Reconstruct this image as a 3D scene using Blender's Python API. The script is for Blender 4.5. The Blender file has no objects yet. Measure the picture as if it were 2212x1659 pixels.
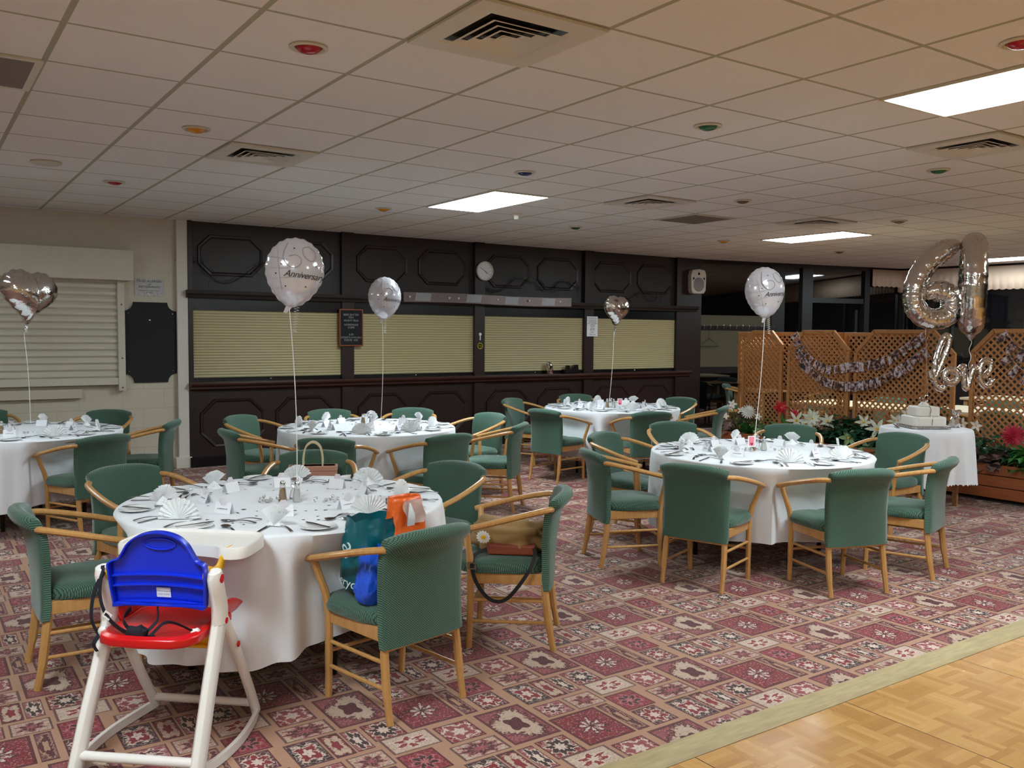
import bpy, math, random
from math import sin, cos, pi, radians, atan2, sqrt, hypot
from mathutils import Vector, Matrix, noise
random.seed(7)
S = bpy.context.scene
COL = S.collection
# ------------------------------------------------------------------ camera
FOC = 1918.076                      # focal length in pixels of the 2212 px wide frame
CR = Vector((0.825947, -0.563699, 0.007404)); CU = Vector((0.025464, 0.050424, 0.998403)); CD = Vector((0.563172, 0.824440, -0.056002))
EYE = Vector((0, 0, 1.6))
cd = bpy.data.cameras.new('camera'); cam = bpy.data.objects.new('camera', cd); COL.objects.link(cam)
M = Matrix.Identity(4)
for i, c in enumerate((CR, CU, -CD)):
    for j in range(3): M[j][i] = c[j]
M.translation = EYE; cam.matrix_world = M
cd.sensor_width = 36; cd.lens = FOC / 2212 * 36; cd.clip_start = .05; cd.clip_end = 100
S.camera = cam
def ray(px, py): return CD + CR * ((px - 1106) / FOC) + CU * ((829.5 - py) / FOC)
def G(px, py, z):                   # where the line of sight meets the height z
    d = ray(px, py); return EYE + d * ((z - 1.6) / d.z)
def DP(px, py, D): return EYE + ray(px, py) * D
def inview(p):
    q = Vector(p) - EYE; d = q.dot(CD)
    return d > .3 and abs(q.dot(CR) / d * FOC) < 1150 and abs(q.dot(CU) / d * FOC) < 880
# ------------------------------------------------------------------ world, view, main lights
w = bpy.data.worlds.new('world'); S.world = w; w.use_nodes = True
w.node_tree.nodes['Background'].inputs[0].default_value = (.02, .022, .03, 1); w.node_tree.nodes['Background'].inputs[1].default_value = .3
S.view_settings.view_transform = 'Standard'; S.view_settings.look = 'None'; S.view_settings.gamma = 1
S.view_settings.use_curve_mapping = False
S.view_settings.exposure = 1.5
PANEL_POWER = 15.0                  # emission of the fluorescent ceiling panels
PANELS = [(4.426, 1.668, 1), (4.426, 6.788, 1), (9.546, 6.788, 1), (14.666, 6.788, 1), (9.546, 1.668, 1), (-.694, -3.452, 1), (4.426, -3.452, 1), (-.694, 1.668, 1), (-.694, 6.788, .5)]
WARM = [((12.4, 4.6, 2.6), 26), ((11.5, 4.0, 2.6), 18)]
for p, e in WARM:                   # tungsten lamps of the dining area beyond the trellis
    l = bpy.data.lights.new('tungsten_lamp', 'AREA'); l.shape = 'DISK'; l.size = .35; l.energy = e; l.color = (1, .76, .52)
    o = bpy.data.objects.new('tungsten_lamp', l); o.location = (p[0], p[1], 2.87); COL.objects.link(o); l.spread = radians(115)
# ------------------------------------------------------------------ helpers
def srgb(r, g, b):
    f = lambda c: (c / 12.92 if c <= .04045 else ((c + .055) / 1.055) ** 2.4)
    return (f(r / 255), f(g / 255), f(b / 255), 1)
class Nd:
    def __init__(s, name):
        s.m = bpy.data.materials.new(name); s.m.use_nodes = True; s.t = s.m.node_tree; s.n = s.t.nodes
        s.b = s.n['Principled BSDF']
    def new(s, ty, **k):
        x = s.n.new(ty)
        for a, v in k.items(): setattr(x, a, v)
        return x
    def link(s, a, b): s.t.links.new(a, b)
    def put(s, sock, v):
        if isinstance(v, bpy.types.NodeSocket): s.link(v, sock)
        elif v is not None: sock.default_value = v
    def m_(s, op, a, b=None, c=None):
        x = s.new('ShaderNodeMath', operation=op); s.put(x.inputs[0], a); s.put(x.inputs[1], b); s.put(x.inputs[2], c); return x.outputs[0]
    def mix(s, f, a, b):
        x = s.new('ShaderNodeMix', data_type='RGBA'); s.put(x.inputs[0], f); s.put(x.inputs[6], a); s.put(x.inputs[7], b); return x.outputs[2]
    def obj(s): return s.new('ShaderNodeTexCoord').outputs['Object']
    def xyz(s, v):
        x = s.new('ShaderNodeSeparateXYZ'); s.link(v, x.inputs[0]); return x.outputs
    def comb(s, a, b, c=0.0):
        x = s.new('ShaderNodeCombineXYZ'); s.put(x.inputs[0], a); s.put(x.inputs[1], b); s.put(x.inputs[2], c); return x.outputs[0]
    def noise(s, v, sc, det=3, rough=.5):
        x = s.new('ShaderNodeTexNoise'); s.put(x.inputs['Vector'], v); x.inputs['Scale'].default_value = sc; x.inputs['Detail'].default_value = det; x.inputs['Roughness'].default_value = rough; return x.outputs['Fac']
    def bump(s, h, st=.3, d=.01):
        x = s.new('ShaderNodeBump'); x.inputs['Strength'].default_value = st; x.inputs['Distance'].default_value = d; s.put(x.inputs['Height'], h); s.link(x.outputs[0], s.b.inputs['Normal'])
    def base(s, c): s.put(s.b.inputs['Base Color'], c)
    def set(s, **k):
        for a, v in k.items(): s.put(s.b.inputs[a.replace('_', ' ')], v)
def mat(name, c, rough=.5, metal=0, var=.12, sc=12, bump=0, bsc=None, bd=.004, stretch=None, **k):
    n = Nd(name); v = n.obj()
    if stretch:
        mp = n.new('ShaderNodeMapping'); n.link(v, mp.inputs[0]); mp.inputs['Scale'].default_value = stretch; v = mp.outputs[0]
    f = n.noise(v, sc)
    dk = tuple(x * (1 - var) for x in c[:3]) + (1,); lt = tuple(min(1, x * (1 + var)) for x in c[:3]) + (1,)
    n.base(n.mix(f, dk, lt)); n.set(Roughness=rough, Metallic=metal, **k)
    if bump: n.bump(n.noise(v, bsc or sc * 3, 2), bump, bd)
    return n.m
def tag(o, label=None, cat=None, group=None, kind=None):
    for k, v in (('label', label), ('category', cat), ('group', group), ('kind', kind)):
        if v: o[k] = v
    return o
def thing(name, label, cat, loc=(0, 0, 0), rz=0, group=None):
    o = bpy.data.objects.new(name, None); COL.objects.link(o); o.empty_display_size = .05
    o.location = loc; o.rotation_euler = (0, 0, rz); return tag(o, label, cat, group)
def copy_tree(o, parent=None):
    c = o.copy(); COL.objects.link(c)
    if parent: c.parent = parent
    for ch in list(o.children): copy_tree(ch, c)
    return c
class MB:
    def __init__(s): s.v = []; s.f = []; s.mi = []
    def add(s, v, f, mi=0, M=None):
        k = len(s.v)
        s.v += [tuple(M @ Vector(p)) if M else tuple(p) for p in v]
        s.f += [tuple(i + k for i in q) for q in f]; s.mi += [mi] * len(f); return s
    def box(s, x0, x1, y0, y1, z0, z1, mi=0, M=None):
        v = [(x, y, z) for z in (z0, z1) for y in (y0, y1) for x in (x0, x1)]
        return s.add(v, [(0, 2, 3, 1), (4, 5, 7, 6), (0, 1, 5, 4), (2, 6, 7, 3), (0, 4, 6, 2), (1, 3, 7, 5)], mi, M)
    def tube(s, path, r, n=8, mi=0, M=None, closed=False, up=None, caps=True):
        P = [Vector(p) for p in path]; L = len(P); V = []; F = []
        R = r if isinstance(r, list) else [r] * L
        prev = None
        for i, p in enumerate(P):
            a = P[(i - 1) % L] if (i or closed) else P[0]; b = P[(i + 1) % L] if (i < L - 1 or closed) else P[-1]
            t = (b - a).normalized()
            if up is not None:
                u = Vector(up)
            else:
                u = prev if prev is not None else (Vector((0, 0, 1)) if abs(t.z) < .9 else Vector((0, 1, 0)))
            u = (u - t * u.dot(t)).normalized(); prev = u; q = t.cross(u)
            rr = R[i]; rx, ry = rr if isinstance(rr, tuple) else (rr, rr)
            for k in range(n):
                an = 2 * pi * k / n + pi / n; V.append(p + q * (cos(an) * rx) + u * (sin(an) * ry))
        for i in range(L if closed else L - 1):
            for k in range(n):
                a = i * n + k; b = i * n + (k + 1) % n; c = ((i + 1) % L) * n + (k + 1) % n; d = ((i + 1) % L) * n + k
                F.append((a, b, c, d))
        if caps and not closed: F.append(tuple(range(n))[::-1]); F.append(tuple((L - 1) * n + k for k in range(n)))
        return s.add(V, F, mi, M)
    def lathe(s, prof, n=24, mi=0, M=None, fn=None):
        V = []; F = []
        for i, (r, z) in enumerate(prof):
            for k in range(n):
                a = 2 * pi * k / n; p = (r * cos(a), r * sin(a), z); V.append(fn(i, a, p) if fn else p)
        for i in range(len(prof) - 1):
            for k in range(n):
                F.append((i * n + k, i * n + (k + 1) % n, (i + 1) * n + (k + 1) % n, (i + 1) * n + k))
        if prof[0][0] > 1e-6: F.append(tuple(range(n))[::-1])
        if prof[-1][0] > 1e-6: F.append(tuple((len(prof) - 1) * n + k for k in range(n)))
        return s.add(V, F, mi, M)
    def prism(s, poly, a, b, ax='y', mi=0, M=None):      # 2-D outline pushed along an axis
        n = len(poly)
        def mk(p, t): return (p[0], t, p[1]) if ax == 'y' else ((t, p[0], p[1]) if ax == 'x' else (p[0], p[1], t))
        V = [mk(p, a) for p in poly] + [mk(p, b) for p in poly]
        F = [tuple(range(n)), tuple(range(2 * n - 1, n - 1, -1))] + [(i, i + n, (i + 1) % n + n, (i + 1) % n) for i in range(n)]
        return s.add(V, F, mi, M)
    def grid(s, fn, nu, nv, mi=0, M=None, wrap=False):
        V = [fn(i / nu, j / nv) for i in range(nu + (0 if wrap else 1)) for j in range(nv + 1)]; W = nv + 1; F = []; NU = nu if wrap else nu + 1
        for i in range(nu):
            for j in range(nv):
                a = i * W + j; b = ((i + 1) % NU) * W + j; F.append((a, b, b + 1, a + 1))
        return s.add(V, F, mi, M)
    def build(s, name, mats, parent=None, smooth=40, bevel=0, seg=2, sub=0, loc=None):
        me = bpy.data.meshes.new(name); me.from_pydata(s.v, [], s.f)
        mats = mats if isinstance(mats, (list, tuple)) else [mats]
        for m in mats: me.materials.append(m)
        if len(mats) > 1: me.polygons.foreach_set('material_index', s.mi)
        import bmesh
        bm = bmesh.new(); bm.from_mesh(me); bmesh.ops.recalc_face_normals(bm, faces=bm.faces); bm.to_mesh(me); bm.free()
        if smooth:
            me.polygons.foreach_set('use_smooth', [True] * len(me.polygons)); me.set_sharp_from_angle(angle=radians(smooth))
        me.update()
        o = bpy.data.objects.new(name, me); COL.objects.link(o)
        if parent: o.parent = parent
        if loc: o.location = loc
        if bevel:
            b = o.modifiers.new('bevel', 'BEVEL'); b.width = bevel; b.segments = seg; b.limit_method = 'ANGLE'; b.angle_limit = radians(40)
        if sub:
            b = o.modifiers.new('sub', 'SUBSURF'); b.levels = b.render_levels = sub
        return o
def smooth_path(pts, k=6, closed=False):
    P = [Vector(p) for p in pts]; n = len(P); out = []
    rng = range(n if closed else n - 1)
    for i in rng:
        g = lambda j: P[j % n] if closed else P[max(0, min(n - 1, j))]
        a, b, c, d = g(i - 1), g(i), g(i + 1), g(i + 2)
        for t in range(k):
            t /= k; out.append(.5 * ((2 * b) + (c - a) * t + (2 * a - 5 * b + 4 * c - d) * t * t + (3 * b - a - 3 * c + d) * t ** 3))
    if not closed: out.append(P[-1])
    return out
def text_geo(s, size, shear=0, spacing=1, align='CENTER', line=1):
    c = bpy.data.curves.new('t', 'FONT'); c.body = s; c.size = size; c.shear = shear; c.space_character = spacing; c.align_x = align; c.align_y = 'CENTER'; c.space_line = line; c.resolution_u = 3
    o = bpy.data.objects.new('t', c); COL.objects.link(o); bpy.context.view_layer.update()
    me = bpy.data.meshes.new_from_object(o.evaluated_get(bpy.context.evaluated_depsgraph_get()))
    v = [tuple(x.co) for x in me.vertices]; f = [tuple(p.vertices) for p in me.polygons]
    bpy.data.objects.remove(o); bpy.data.curves.remove(c); bpy.data.meshes.remove(me)
    return v, f
# ------------------------------------------------------------------ materials
def fabric(name, plane, c1, c2, sc=55.7):
    n = Nd(name); x, y, z = n.xyz(n.obj()); b = z if plane == 'xz' else y
    p = n.m_('SINE', n.m_('MULTIPLY', n.m_('ADD', n.m_('MULTIPLY', x, 1.0), n.m_('MULTIPLY', b, 1.15)), sc * 2 * pi * .78))
    q = n.m_('SINE', n.m_('MULTIPLY', n.m_('SUBTRACT', n.m_('MULTIPLY', x, 1.0), n.m_('MULTIPLY', b, 1.15)), sc * 2 * pi * .78))
    f = n.m_('MINIMUM', n.m_('ABSOLUTE', p), n.m_('ABSOLUTE', q))
    mr = n.new('ShaderNodeMapRange'); n.put(mr.inputs[0], f); mr.inputs[1].default_value = .25; mr.inputs[2].default_value = .6
    g = n.noise(n.obj(), 7, 2); k = n.mix(mr.outputs[0], c2, c1); k2 = n.mix(n.m_('MULTIPLY', g, .35), k, srgb(62, 88, 79))
    n.base(k2); n.set(Roughness=.85, Sheen_Weight=.35, Sheen_Roughness=.4); n.bump(f, .35, .003); return n.m
FB = fabric('green_fabric_back', 'xz', srgb(90, 128, 108), srgb(18, 36, 30))
FS = fabric('green_fabric_seat', 'xy', srgb(90, 128, 108), srgb(18, 36, 30))
def woodmat(name, c1, c2, stretch, sc=3, rough=.35):
    n = Nd(name); mp = n.new('ShaderNodeMapping'); n.link(n.obj(), mp.inputs[0]); mp.inputs['Scale'].default_value = stretch
    f = n.noise(mp.outputs[0], sc, 5, .6); n.base(n.mix(f, c1, c2)); n.set(Roughness=rough); n.bump(f, .08, .002); return n.m
BEECH = woodmat('beech_wood', srgb(166, 114, 60), srgb(216, 166, 104), (18, 18, 4), 3, .32)
TREL = woodmat('trellis_wood', srgb(152, 96, 48), srgb(198, 138, 80), (8, 8, 8), 4, .6)
PINE = woodmat('planter_wood', srgb(122, 62, 30), srgb(172, 98, 52), (12, 2, 20), 3, .6)
OAKL = woodmat('pale_wood', srgb(150, 112, 70), srgb(190, 150, 100), (3, 14, 14), 3, .5)
MAHO = woodmat('dark_mahogany', srgb(30, 17, 17), srgb(46, 25, 23), (10, 10, 3), 4, .38)
MAHU = woodmat('dark_brown_panel', srgb(37, 30, 29), srgb(47, 38, 35), (5, 5, 3), 4, .5)
MAHR = woodmat('red_mahogany_shelf', srgb(46, 22, 17), srgb(70, 35, 25), (3, 10, 10), 4, .3)
BLACKG = mat('black_gloss', srgb(14, 13, 14), .25, var=.2)
CREAMW = mat('cream_wall_paint', srgb(198, 188, 168), .6, var=.03, sc=3, bump=.15, bsc=180)
CREAMM = mat('cream_painted_metal', srgb(205, 197, 180), .4, var=.03, sc=5)
WHITEP = mat('white_gloss_paint', srgb(214, 208, 196), .45, var=.03)
def shutter_mat():
    n = Nd('cream_bar_shutter'); z = n.xyz(n.obj())[2]
    s = n.m_('SINE', n.m_('MULTIPLY', z, 2 * pi / .033)); f = n.m_('MULTIPLY_ADD', s, .5, .5)
    n.base(n.mix(n.m_('POWER', f, 4.0), srgb(186, 172, 128), srgb(150, 138, 98))); n.set(Roughness=.45); n.bump(f, .5, .01); return n.m
SHUT = shutter_mat()
CLOTH = mat('white_cotton_cloth', srgb(236, 237, 242), .75, var=.02, sc=30, bump=.15, bsc=300, Sheen_Weight=.2)
PAPER = mat('white_paper', srgb(238, 237, 240), .7, var=.02, sc=30)
def napkin_mat():
    n = Nd('printed_paper_napkin'); v = n.new('ShaderNodeTexVoronoi', feature='DISTANCE_TO_EDGE'); n.link(n.obj(), v.inputs['Vector']); v.inputs['Scale'].default_value = 70
    g = n.noise(n.obj(), 40, 3); f = n.m_('GREATER_THAN', n.m_('SUBTRACT', g, v.outputs[0]), .56)
    n.base(n.mix(f, srgb(242, 241, 241), srgb(200, 200, 204))); n.set(Roughness=.75); return n.m
NAPK = napkin_mat()
CHINA = mat('white_china', srgb(240, 240, 240), .12, var=.01)
STEEL = mat('stainless_steel', srgb(150, 148, 148), .22, 1, var=.08, sc=20)
CHROME = mat('chrome', srgb(205, 205, 205), .1, 1, var=.04)
BLKMET = mat('black_metal', srgb(24, 22, 24), .4, .5)
GLASSM = mat('clear_glass', (1, 1, 1, 1), .03, var=0, Transmission_Weight=1.0, IOR=1.45)
GEM = mat('clear_acrylic', (1, 1, 1, 1), .02, var=0, Transmission_Weight=.85, IOR=1.5)
def foil(name, c, rough, st=.35, sc=30, metal=1.0):
    n = Nd(name); v = n.obj(); f = n.noise(v, sc, 2, .6); g = n.noise(v, sc * .3, 1)
    n.base(n.mix(f, tuple(x * .92 for x in c[:3]) + (1,), c)); n.set(Metallic=metal, Roughness=rough); n.bump(n.m_('ADD', f, g), st, .012); return n.m
SILVER = foil('silver_foil', srgb(222, 216, 212), .13, .3, 22)
SILVERB = foil('silver_foil_tail', srgb(200, 195, 195), .2, .6, 60)
PEARL = mat('pearl_white_foil', srgb(206, 203, 210), .14, .25, var=.03, sc=6, bump=.12, bsc=14, bd=.01)
PRINT = mat('grey_print', srgb(158, 150, 156), .4, .0)
INK = mat('black_ink', srgb(14, 13, 14), .5)
RIBBON = mat('white_ribbon', srgb(225, 220, 215), .35, var=.03)
BLUEP = mat('blue_plastic', srgb(20, 52, 214), .32, var=.04, bump=.05, bsc=300)
REDP = mat('red_plastic', srgb(214, 20, 22), .25, var=.04, bump=.05, bsc=300)
YELP = mat('yellow_plastic', srgb(236, 176, 16), .35, var=.05)
WHTP = mat('white_plastic', srgb(238, 232, 226), .35, var=.02, bump=.05, bsc=300)
NAVY = mat('navy_webbing', srgb(20, 22, 36), .8, var=.2, sc=60)
ORNG = mat('orange_carrier_bag', srgb(236, 100, 26), .35, var=.1, sc=8, bump=.5, bsc=14, bd=.02)
PINKP = mat('pale_plastic_inside', srgb(226, 190, 180), .3, var=.05, bump=.4, bsc=20, bd=.02)
TEAL = mat('teal_carrier_bag', srgb(0, 92, 104), .35, var=.12, sc=8, bump=.5, bsc=14, bd=.02)
BLUB = mat('blue_carrier_bag', srgb(40, 92, 224), .25, var=.15, sc=8, bump=.7, bsc=18, bd=.02)
TAN = mat('tan_cotton', srgb(150, 116, 72), .8, var=.12, sc=10, bump=.4, bsc=30)
RUST = mat('rust_leather', srgb(134, 62, 42), .45, var=.1)
BLKF = mat('black_webbing', srgb(18, 18, 20), .7, var=.2, sc=80)
NUDE = mat('dusty_pink_leather', srgb(186, 132, 110), .4, var=.06)
CREAMY = mat('cream_cord', srgb(212, 196, 160), .5)
GREENL = mat('green_leaf', srgb(62, 130, 56), .4, var=.45, sc=9)
DARKL = mat('dark_ivy_leaf', srgb(30, 78, 52), .4, var=.4, sc=9)
PALEL = mat('variegated_leaf', srgb(150, 176, 128), .45, var=.3, sc=14)
DUSKL = mat('faded_pink_leaf', srgb(134, 108, 100), .6, var=.25, sc=12)
WHITF = mat('white_petal', srgb(232, 230, 222), .6, var=.04)
CREAF = mat('cream_petal', srgb(220, 224, 204), .6, var=.08)
CRIMF = mat('crimson_petal', srgb(172, 18, 52), .55, var=.2, sc=14)
REDF = mat('red_petal', srgb(196, 24, 44), .55, var=.15, sc=14)
SOIL = mat('dark_soil', srgb(40, 28, 22), .9, var=.3, sc=30)
DARKG = mat('night_window_glass', srgb(8, 8, 10), .03, var=0, IOR=2.0)
WFRAME = woodmat('dark_window_frame', srgb(16, 10, 11), srgb(25, 16, 16), (6, 6, 3), 3, .45)
BLIND = mat('peach_blind_fabric', srgb(196, 170, 150), .75, var=.04, sc=6, bump=.1, bsc=150)
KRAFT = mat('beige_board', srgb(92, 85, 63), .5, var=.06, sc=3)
WAX = mat('white_icing', srgb(228, 222, 214), .55, var=.02, sc=20, bump=.1, bsc=60)
PINKC = mat('pink_card', srgb(240, 130, 150), .4, var=.05)
SALT = mat('salt', srgb(235, 235, 232), .8); PEPPER = mat('pepper', srgb(176, 150, 116), .8, var=.2, sc=200)
GREYP = mat('grey_louvre', srgb(120, 108, 98), .6, var=.06)
# ------------------------------------------------------------------ carpet, parquet, ceiling
def carpet_mat():
    n = Nd('patchwork_carpet'); x, y, z = n.xyz(n.obj())
    y0 = n.m_('SUBTRACT', y, 2.545); row = n.m_('FLOOR', n.m_('DIVIDE', y0, .51))
    v = n.m_('SUBTRACT', y0, n.m_('MULTIPLY', row, .51))
    u = n.m_('FLOORED_MODULO', n.m_('SUBTRACT', n.m_('SUBTRACT', x, 1.92), n.m_('MULTIPLY', row, .51)), 1.02)
    red = srgb(126, 18, 32); dred = srgb(74, 16, 24); pink = srgb(176, 100, 104); cream = srgb(206, 184, 168); blk = srgb(32, 16, 18); tan = srgb(168, 128, 100); purp = srgb(104, 56, 66); rose = srgb(142, 66, 70); beige = srgb(186, 160, 140)
    #   u0,u1,v0,v1, ground, figure, heart, petals, figure size
    P = [(.01, .225, .235, .54, rose, beige, dred, 3, .8), (.25, .48, .07, .335, red, cream, dred, 8, .36), (.505, .555, .07, .335, purp, dred, tan, 3, .8),
         (.08, .21, .05, .2, red, blk, cream, 8, .74), (.27, .40, .365, .475, rose, dred, cream, 7, .6), (.43, .57, .36, .48, beige, dred, rose, 6, .55),
         (.60, .80, .42, .55, beige, red, cream, 6, .55), (.83, .98, .38, .53, red, rose, cream, 5, .8), (.80, 1.0, .23, .345, beige, dred, rose, 9, .7),
         (.595, .74, .23, .39, red, blk, pink, 7, .55), (.595, .715, .065, .21, dred, red, cream, 6, .7), (.78, .90, .005, .2, blk, red, cream, 4, .66),
         (.92, .99, .005, .2, blk, beige, red, 4, .9), (1.01, 1.07, .01, .19, rose, blk, cream, 5, .8)]
    P = [(p[0] - .006, p[1] + .006, p[2] - .006, p[3] + .006) + p[4:] for p in P]
    Q = []
    for p in P:
        for du, dv in ((0, 0), (-1.02, 0), (-.51, -.51), (.51, -.51)):
            a, b, c, d = p[0] + du, p[1] + du, p[2] + dv, p[3] + dv
            if b > .001 and a < 1.019 and d > .001 and c < .509: Q.append((a, b, c, d) + p[4:])
    cen = None
    base = (tan[0] * 1.02, tan[1], tan[2], 1)
    A = base; B = base; C = base; PU = 9.0; PV = 9.0; K = 5.0; Z = .5
    for (a, b, c, d, g, f, h, k, zz) in Q:
        cu, cv, hu, hv = (a + b) / 2, (c + d) / 2, (b - a) / 2, (d - c) / 2
        pu = n.m_('DIVIDE', n.m_('SUBTRACT', u, cu), hu); pv = n.m_('DIVIDE', n.m_('SUBTRACT', v, cv), hv)
        msk = n.m_('LESS_THAN', n.m_('MAXIMUM', n.m_('ABSOLUTE', pu), n.m_('ABSOLUTE', pv)), 1.0)
        A = n.mix(msk, A, g); B = n.mix(msk, B, f); C = n.mix(msk, C, h)
        def sel(old, new):
            return n.m_('ADD', n.m_('MULTIPLY', n.m_('SUBTRACT', 1.0, msk), old), n.m_('MULTIPLY', msk, new))
        PU = sel(PU, pu); PV = sel(PV, pv); K = sel(K, float(k)); Z = sel(Z, zz)
    r = n.m_('SQRT', n.m_('ADD', n.m_('MULTIPLY', PU, PU), n.m_('MULTIPLY', PV, PV))); th = n.m_('ARCTAN2', PV, PU)
    wob = n.noise(n.comb(u, v), 60, 2, .6)
    pet = n.m_('ADD', n.m_('MULTIPLY', n.m_('COSINE', n.m_('MULTIPLY', th, K)), .16), n.m_('MULTIPLY', n.m_('SUBTRACT', wob, .5), .9))
    rad = n.m_('SUBTRACT', n.m_('ADD', r, pet), Z)
    fig = n.m_('LESS_THAN', rad, 0.0); rim = n.m_('LESS_THAN', n.m_('ABSOLUTE', rad), .07)
    heart = n.m_('LESS_THAN', n.m_('ADD', r, n.m_('MULTIPLY', n.m_('COSINE', n.m_('MULTIPLY', th, n.m_('ADD', K, 1.0))), .08)), n.m_('MULTIPLY', Z, .45))
    vor = n.new('ShaderNodeTexVoronoi', feature='DISTANCE_TO_EDGE'); n.link(n.comb(u, v), vor.inputs['Vector']); vor.inputs['Scale'].default_value = 42
    vine = n.m_('LESS_THAN', vor.outputs[0], .06); vine2 = n.m_('GREATER_THAN', n.noise(n.comb(u, v), 95, 2, .7), .6)
    inside = n.m_('LESS_THAN', n.m_('MAXIMUM', n.m_('ABSOLUTE', PU), n.m_('ABSOLUTE', PV)), 1.0)
    mx = n.m_('MAXIMUM', n.m_('ABSOLUTE', PU), n.m_('ABSOLUTE', PV))
    edge = n.m_('MULTIPLY', n.m_('GREATER_THAN', mx, .9), inside)
    col = n.mix(n.m_('MULTIPLY', n.m_('MULTIPLY', vine, inside), .5), A, C)
    col = n.mix(n.m_('MULTIPLY', n.m_('MULTIPLY', vine2, inside), .6), col, B)
    col = n.mix(n.m_('MULTIPLY', fig, inside), col, B); col = n.mix(n.m_('MULTIPLY', rim, inside), col, C)
    col = n.mix(n.m_('MULTIPLY', heart, inside), col, C)
    col = n.mix(n.m_('MULTIPLY', n.m_('MULTIPLY', n.m_('MULTIPLY', vine2, fig), inside), .6), col, A)
    col = n.mix(n.m_('MULTIPLY', edge, .85), col, dred)
    dots = n.m_('GREATER_THAN', n.noise(n.comb(u, v), 130, 1), .62)
    col = n.mix(n.m_('MULTIPLY', n.m_('MULTIPLY', dots, n.m_('SUBTRACT', 1.0, inside)), .5), col, pink)
    col = n.mix(n.m_('MULTIPLY', n.noise(n.obj(), 1.3, 2), .12), col, srgb(120, 80, 76))
    n.base(col); n.set(Roughness=.95, Sheen_Weight=.15); n.bump(n.noise(n.obj(), 500, 1), .3, .003); return n.m
def parquet_mat():
    n = Nd('mosaic_parquet'); x, y, z = n.xyz(n.obj()); T = .155
    x = n.m_('SUBTRACT', x, 2.44); y = n.m_('SUBTRACT', y, 2.32)
    tx = n.m_('FLOOR', n.m_('DIVIDE', x, T)); ty = n.m_('FLOOR', n.m_('DIVIDE', y, T))
    ck = n.m_('FLOORED_MODULO', n.m_('ADD', tx, ty), 2.0)
    fx = n.m_('DIVIDE', x, T / 5); fy = n.m_('DIVIDE', y, T / 5)
    ix = n.m_('FLOOR', fx); iy = n.m_('FLOOR', fy)
    sid = n.m_('ADD', n.m_('MULTIPLY', ck, iy), n.m_('MULTIPLY', n.m_('SUBTRACT', 1.0, ck), ix))
    wn = n.new('ShaderNodeTexWhiteNoise', noise_dimensions='3D'); n.link(n.comb(tx, ty, sid), wn.inputs['Vector'])
    st = n.m_('ADD', n.m_('MULTIPLY', ck, n.m_('FRACT', fy)), n.m_('MULTIPLY', n.m_('SUBTRACT', 1.0, ck), n.m_('FRACT', fx)))
    ln = n.m_('GREATER_THAN', n.m_('ABSOLUTE', n.m_('SUBTRACT', st, .5)), .475)
    a = n.mix(wn.outputs[0], srgb(170, 120, 68), srgb(202, 156, 98)); a = n.mix(n.m_('MULTIPLY', n.noise(n.obj(), 30, 4), .35), a, srgb(196, 140, 78))
    a = n.mix(n.m_('MULTIPLY', ln, .35), a, srgb(140, 90, 44))
    jx = n.m_('LESS_THAN', n.m_('ABSOLUTE', n.m_('SUBTRACT', n.m_('FLOORED_MODULO', n.m_('ADD', x, .465), .93), .465)), .0022)
    jy = n.m_('LESS_THAN', n.m_('ABSOLUTE', n.m_('SUBTRACT', n.m_('FLOORED_MODULO', n.m_('ADD', y, .465), .93), .465)), .0022)
    a = n.mix(n.m_('MAXIMUM', jx, jy), a, srgb(50, 34, 20)); n.base(a)
    n.set(Roughness=n.m_('MULTIPLY_ADD', n.noise(n.obj(), 4, 3), .2, .16)); return n.m
def ceiling_mat():
    n = Nd('ceiling_tiles'); x, y, z = n.xyz(n.obj())
    def ln(c, o, w):
        return n.m_('LESS_THAN', n.m_('ABSOLUTE', n.m_('SUBTRACT', n.m_('FLOORED_MODULO', n.m_('ADD', c, .32 - o), .64), .32)), w)
    l = n.m_('MAXIMUM', ln(x, .5864, .0135), ln(y, .388, .0105))
    sp = n.m_('GREATER_THAN', n.noise(n.obj(), 120, 2, .7), .68); g = n.noise(n.obj(), .7, 2)
    a = n.mix(g, srgb(230, 227, 226), srgb(238, 235, 233)); a = n.mix(n.m_('MULTIPLY', sp, .35), a, srgb(140, 130, 122))
    wn = n.new('ShaderNodeTexWhiteNoise', noise_dimensions='2D')
    n.link(n.comb(n.m_('FLOOR', n.m_('DIVIDE', n.m_('SUBTRACT', x, .5864), .64)), n.m_('FLOOR', n.m_('DIVIDE', n.m_('SUBTRACT', y, .388), .64))), wn.inputs['Vector'])
    a = n.mix(n.m_('MULTIPLY', wn.outputs[0], .07), a, srgb(170, 156, 146))
    a = n.mix(l, a, srgb(172, 170, 150)); n.base(a); n.set(Roughness=.9); n.bump(n.noise(n.obj(), 160, 2), .25, .003); return n.m
CARPET = carpet_mat(); PARQ = parquet_mat(); CEILM = ceiling_mat()
def emit(name, c, st):
    n = Nd(name); n.base((.9, .9, .9, 1)); n.set(Emission_Color=c, Emission_Strength=st, Roughness=.5); return n.m
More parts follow.
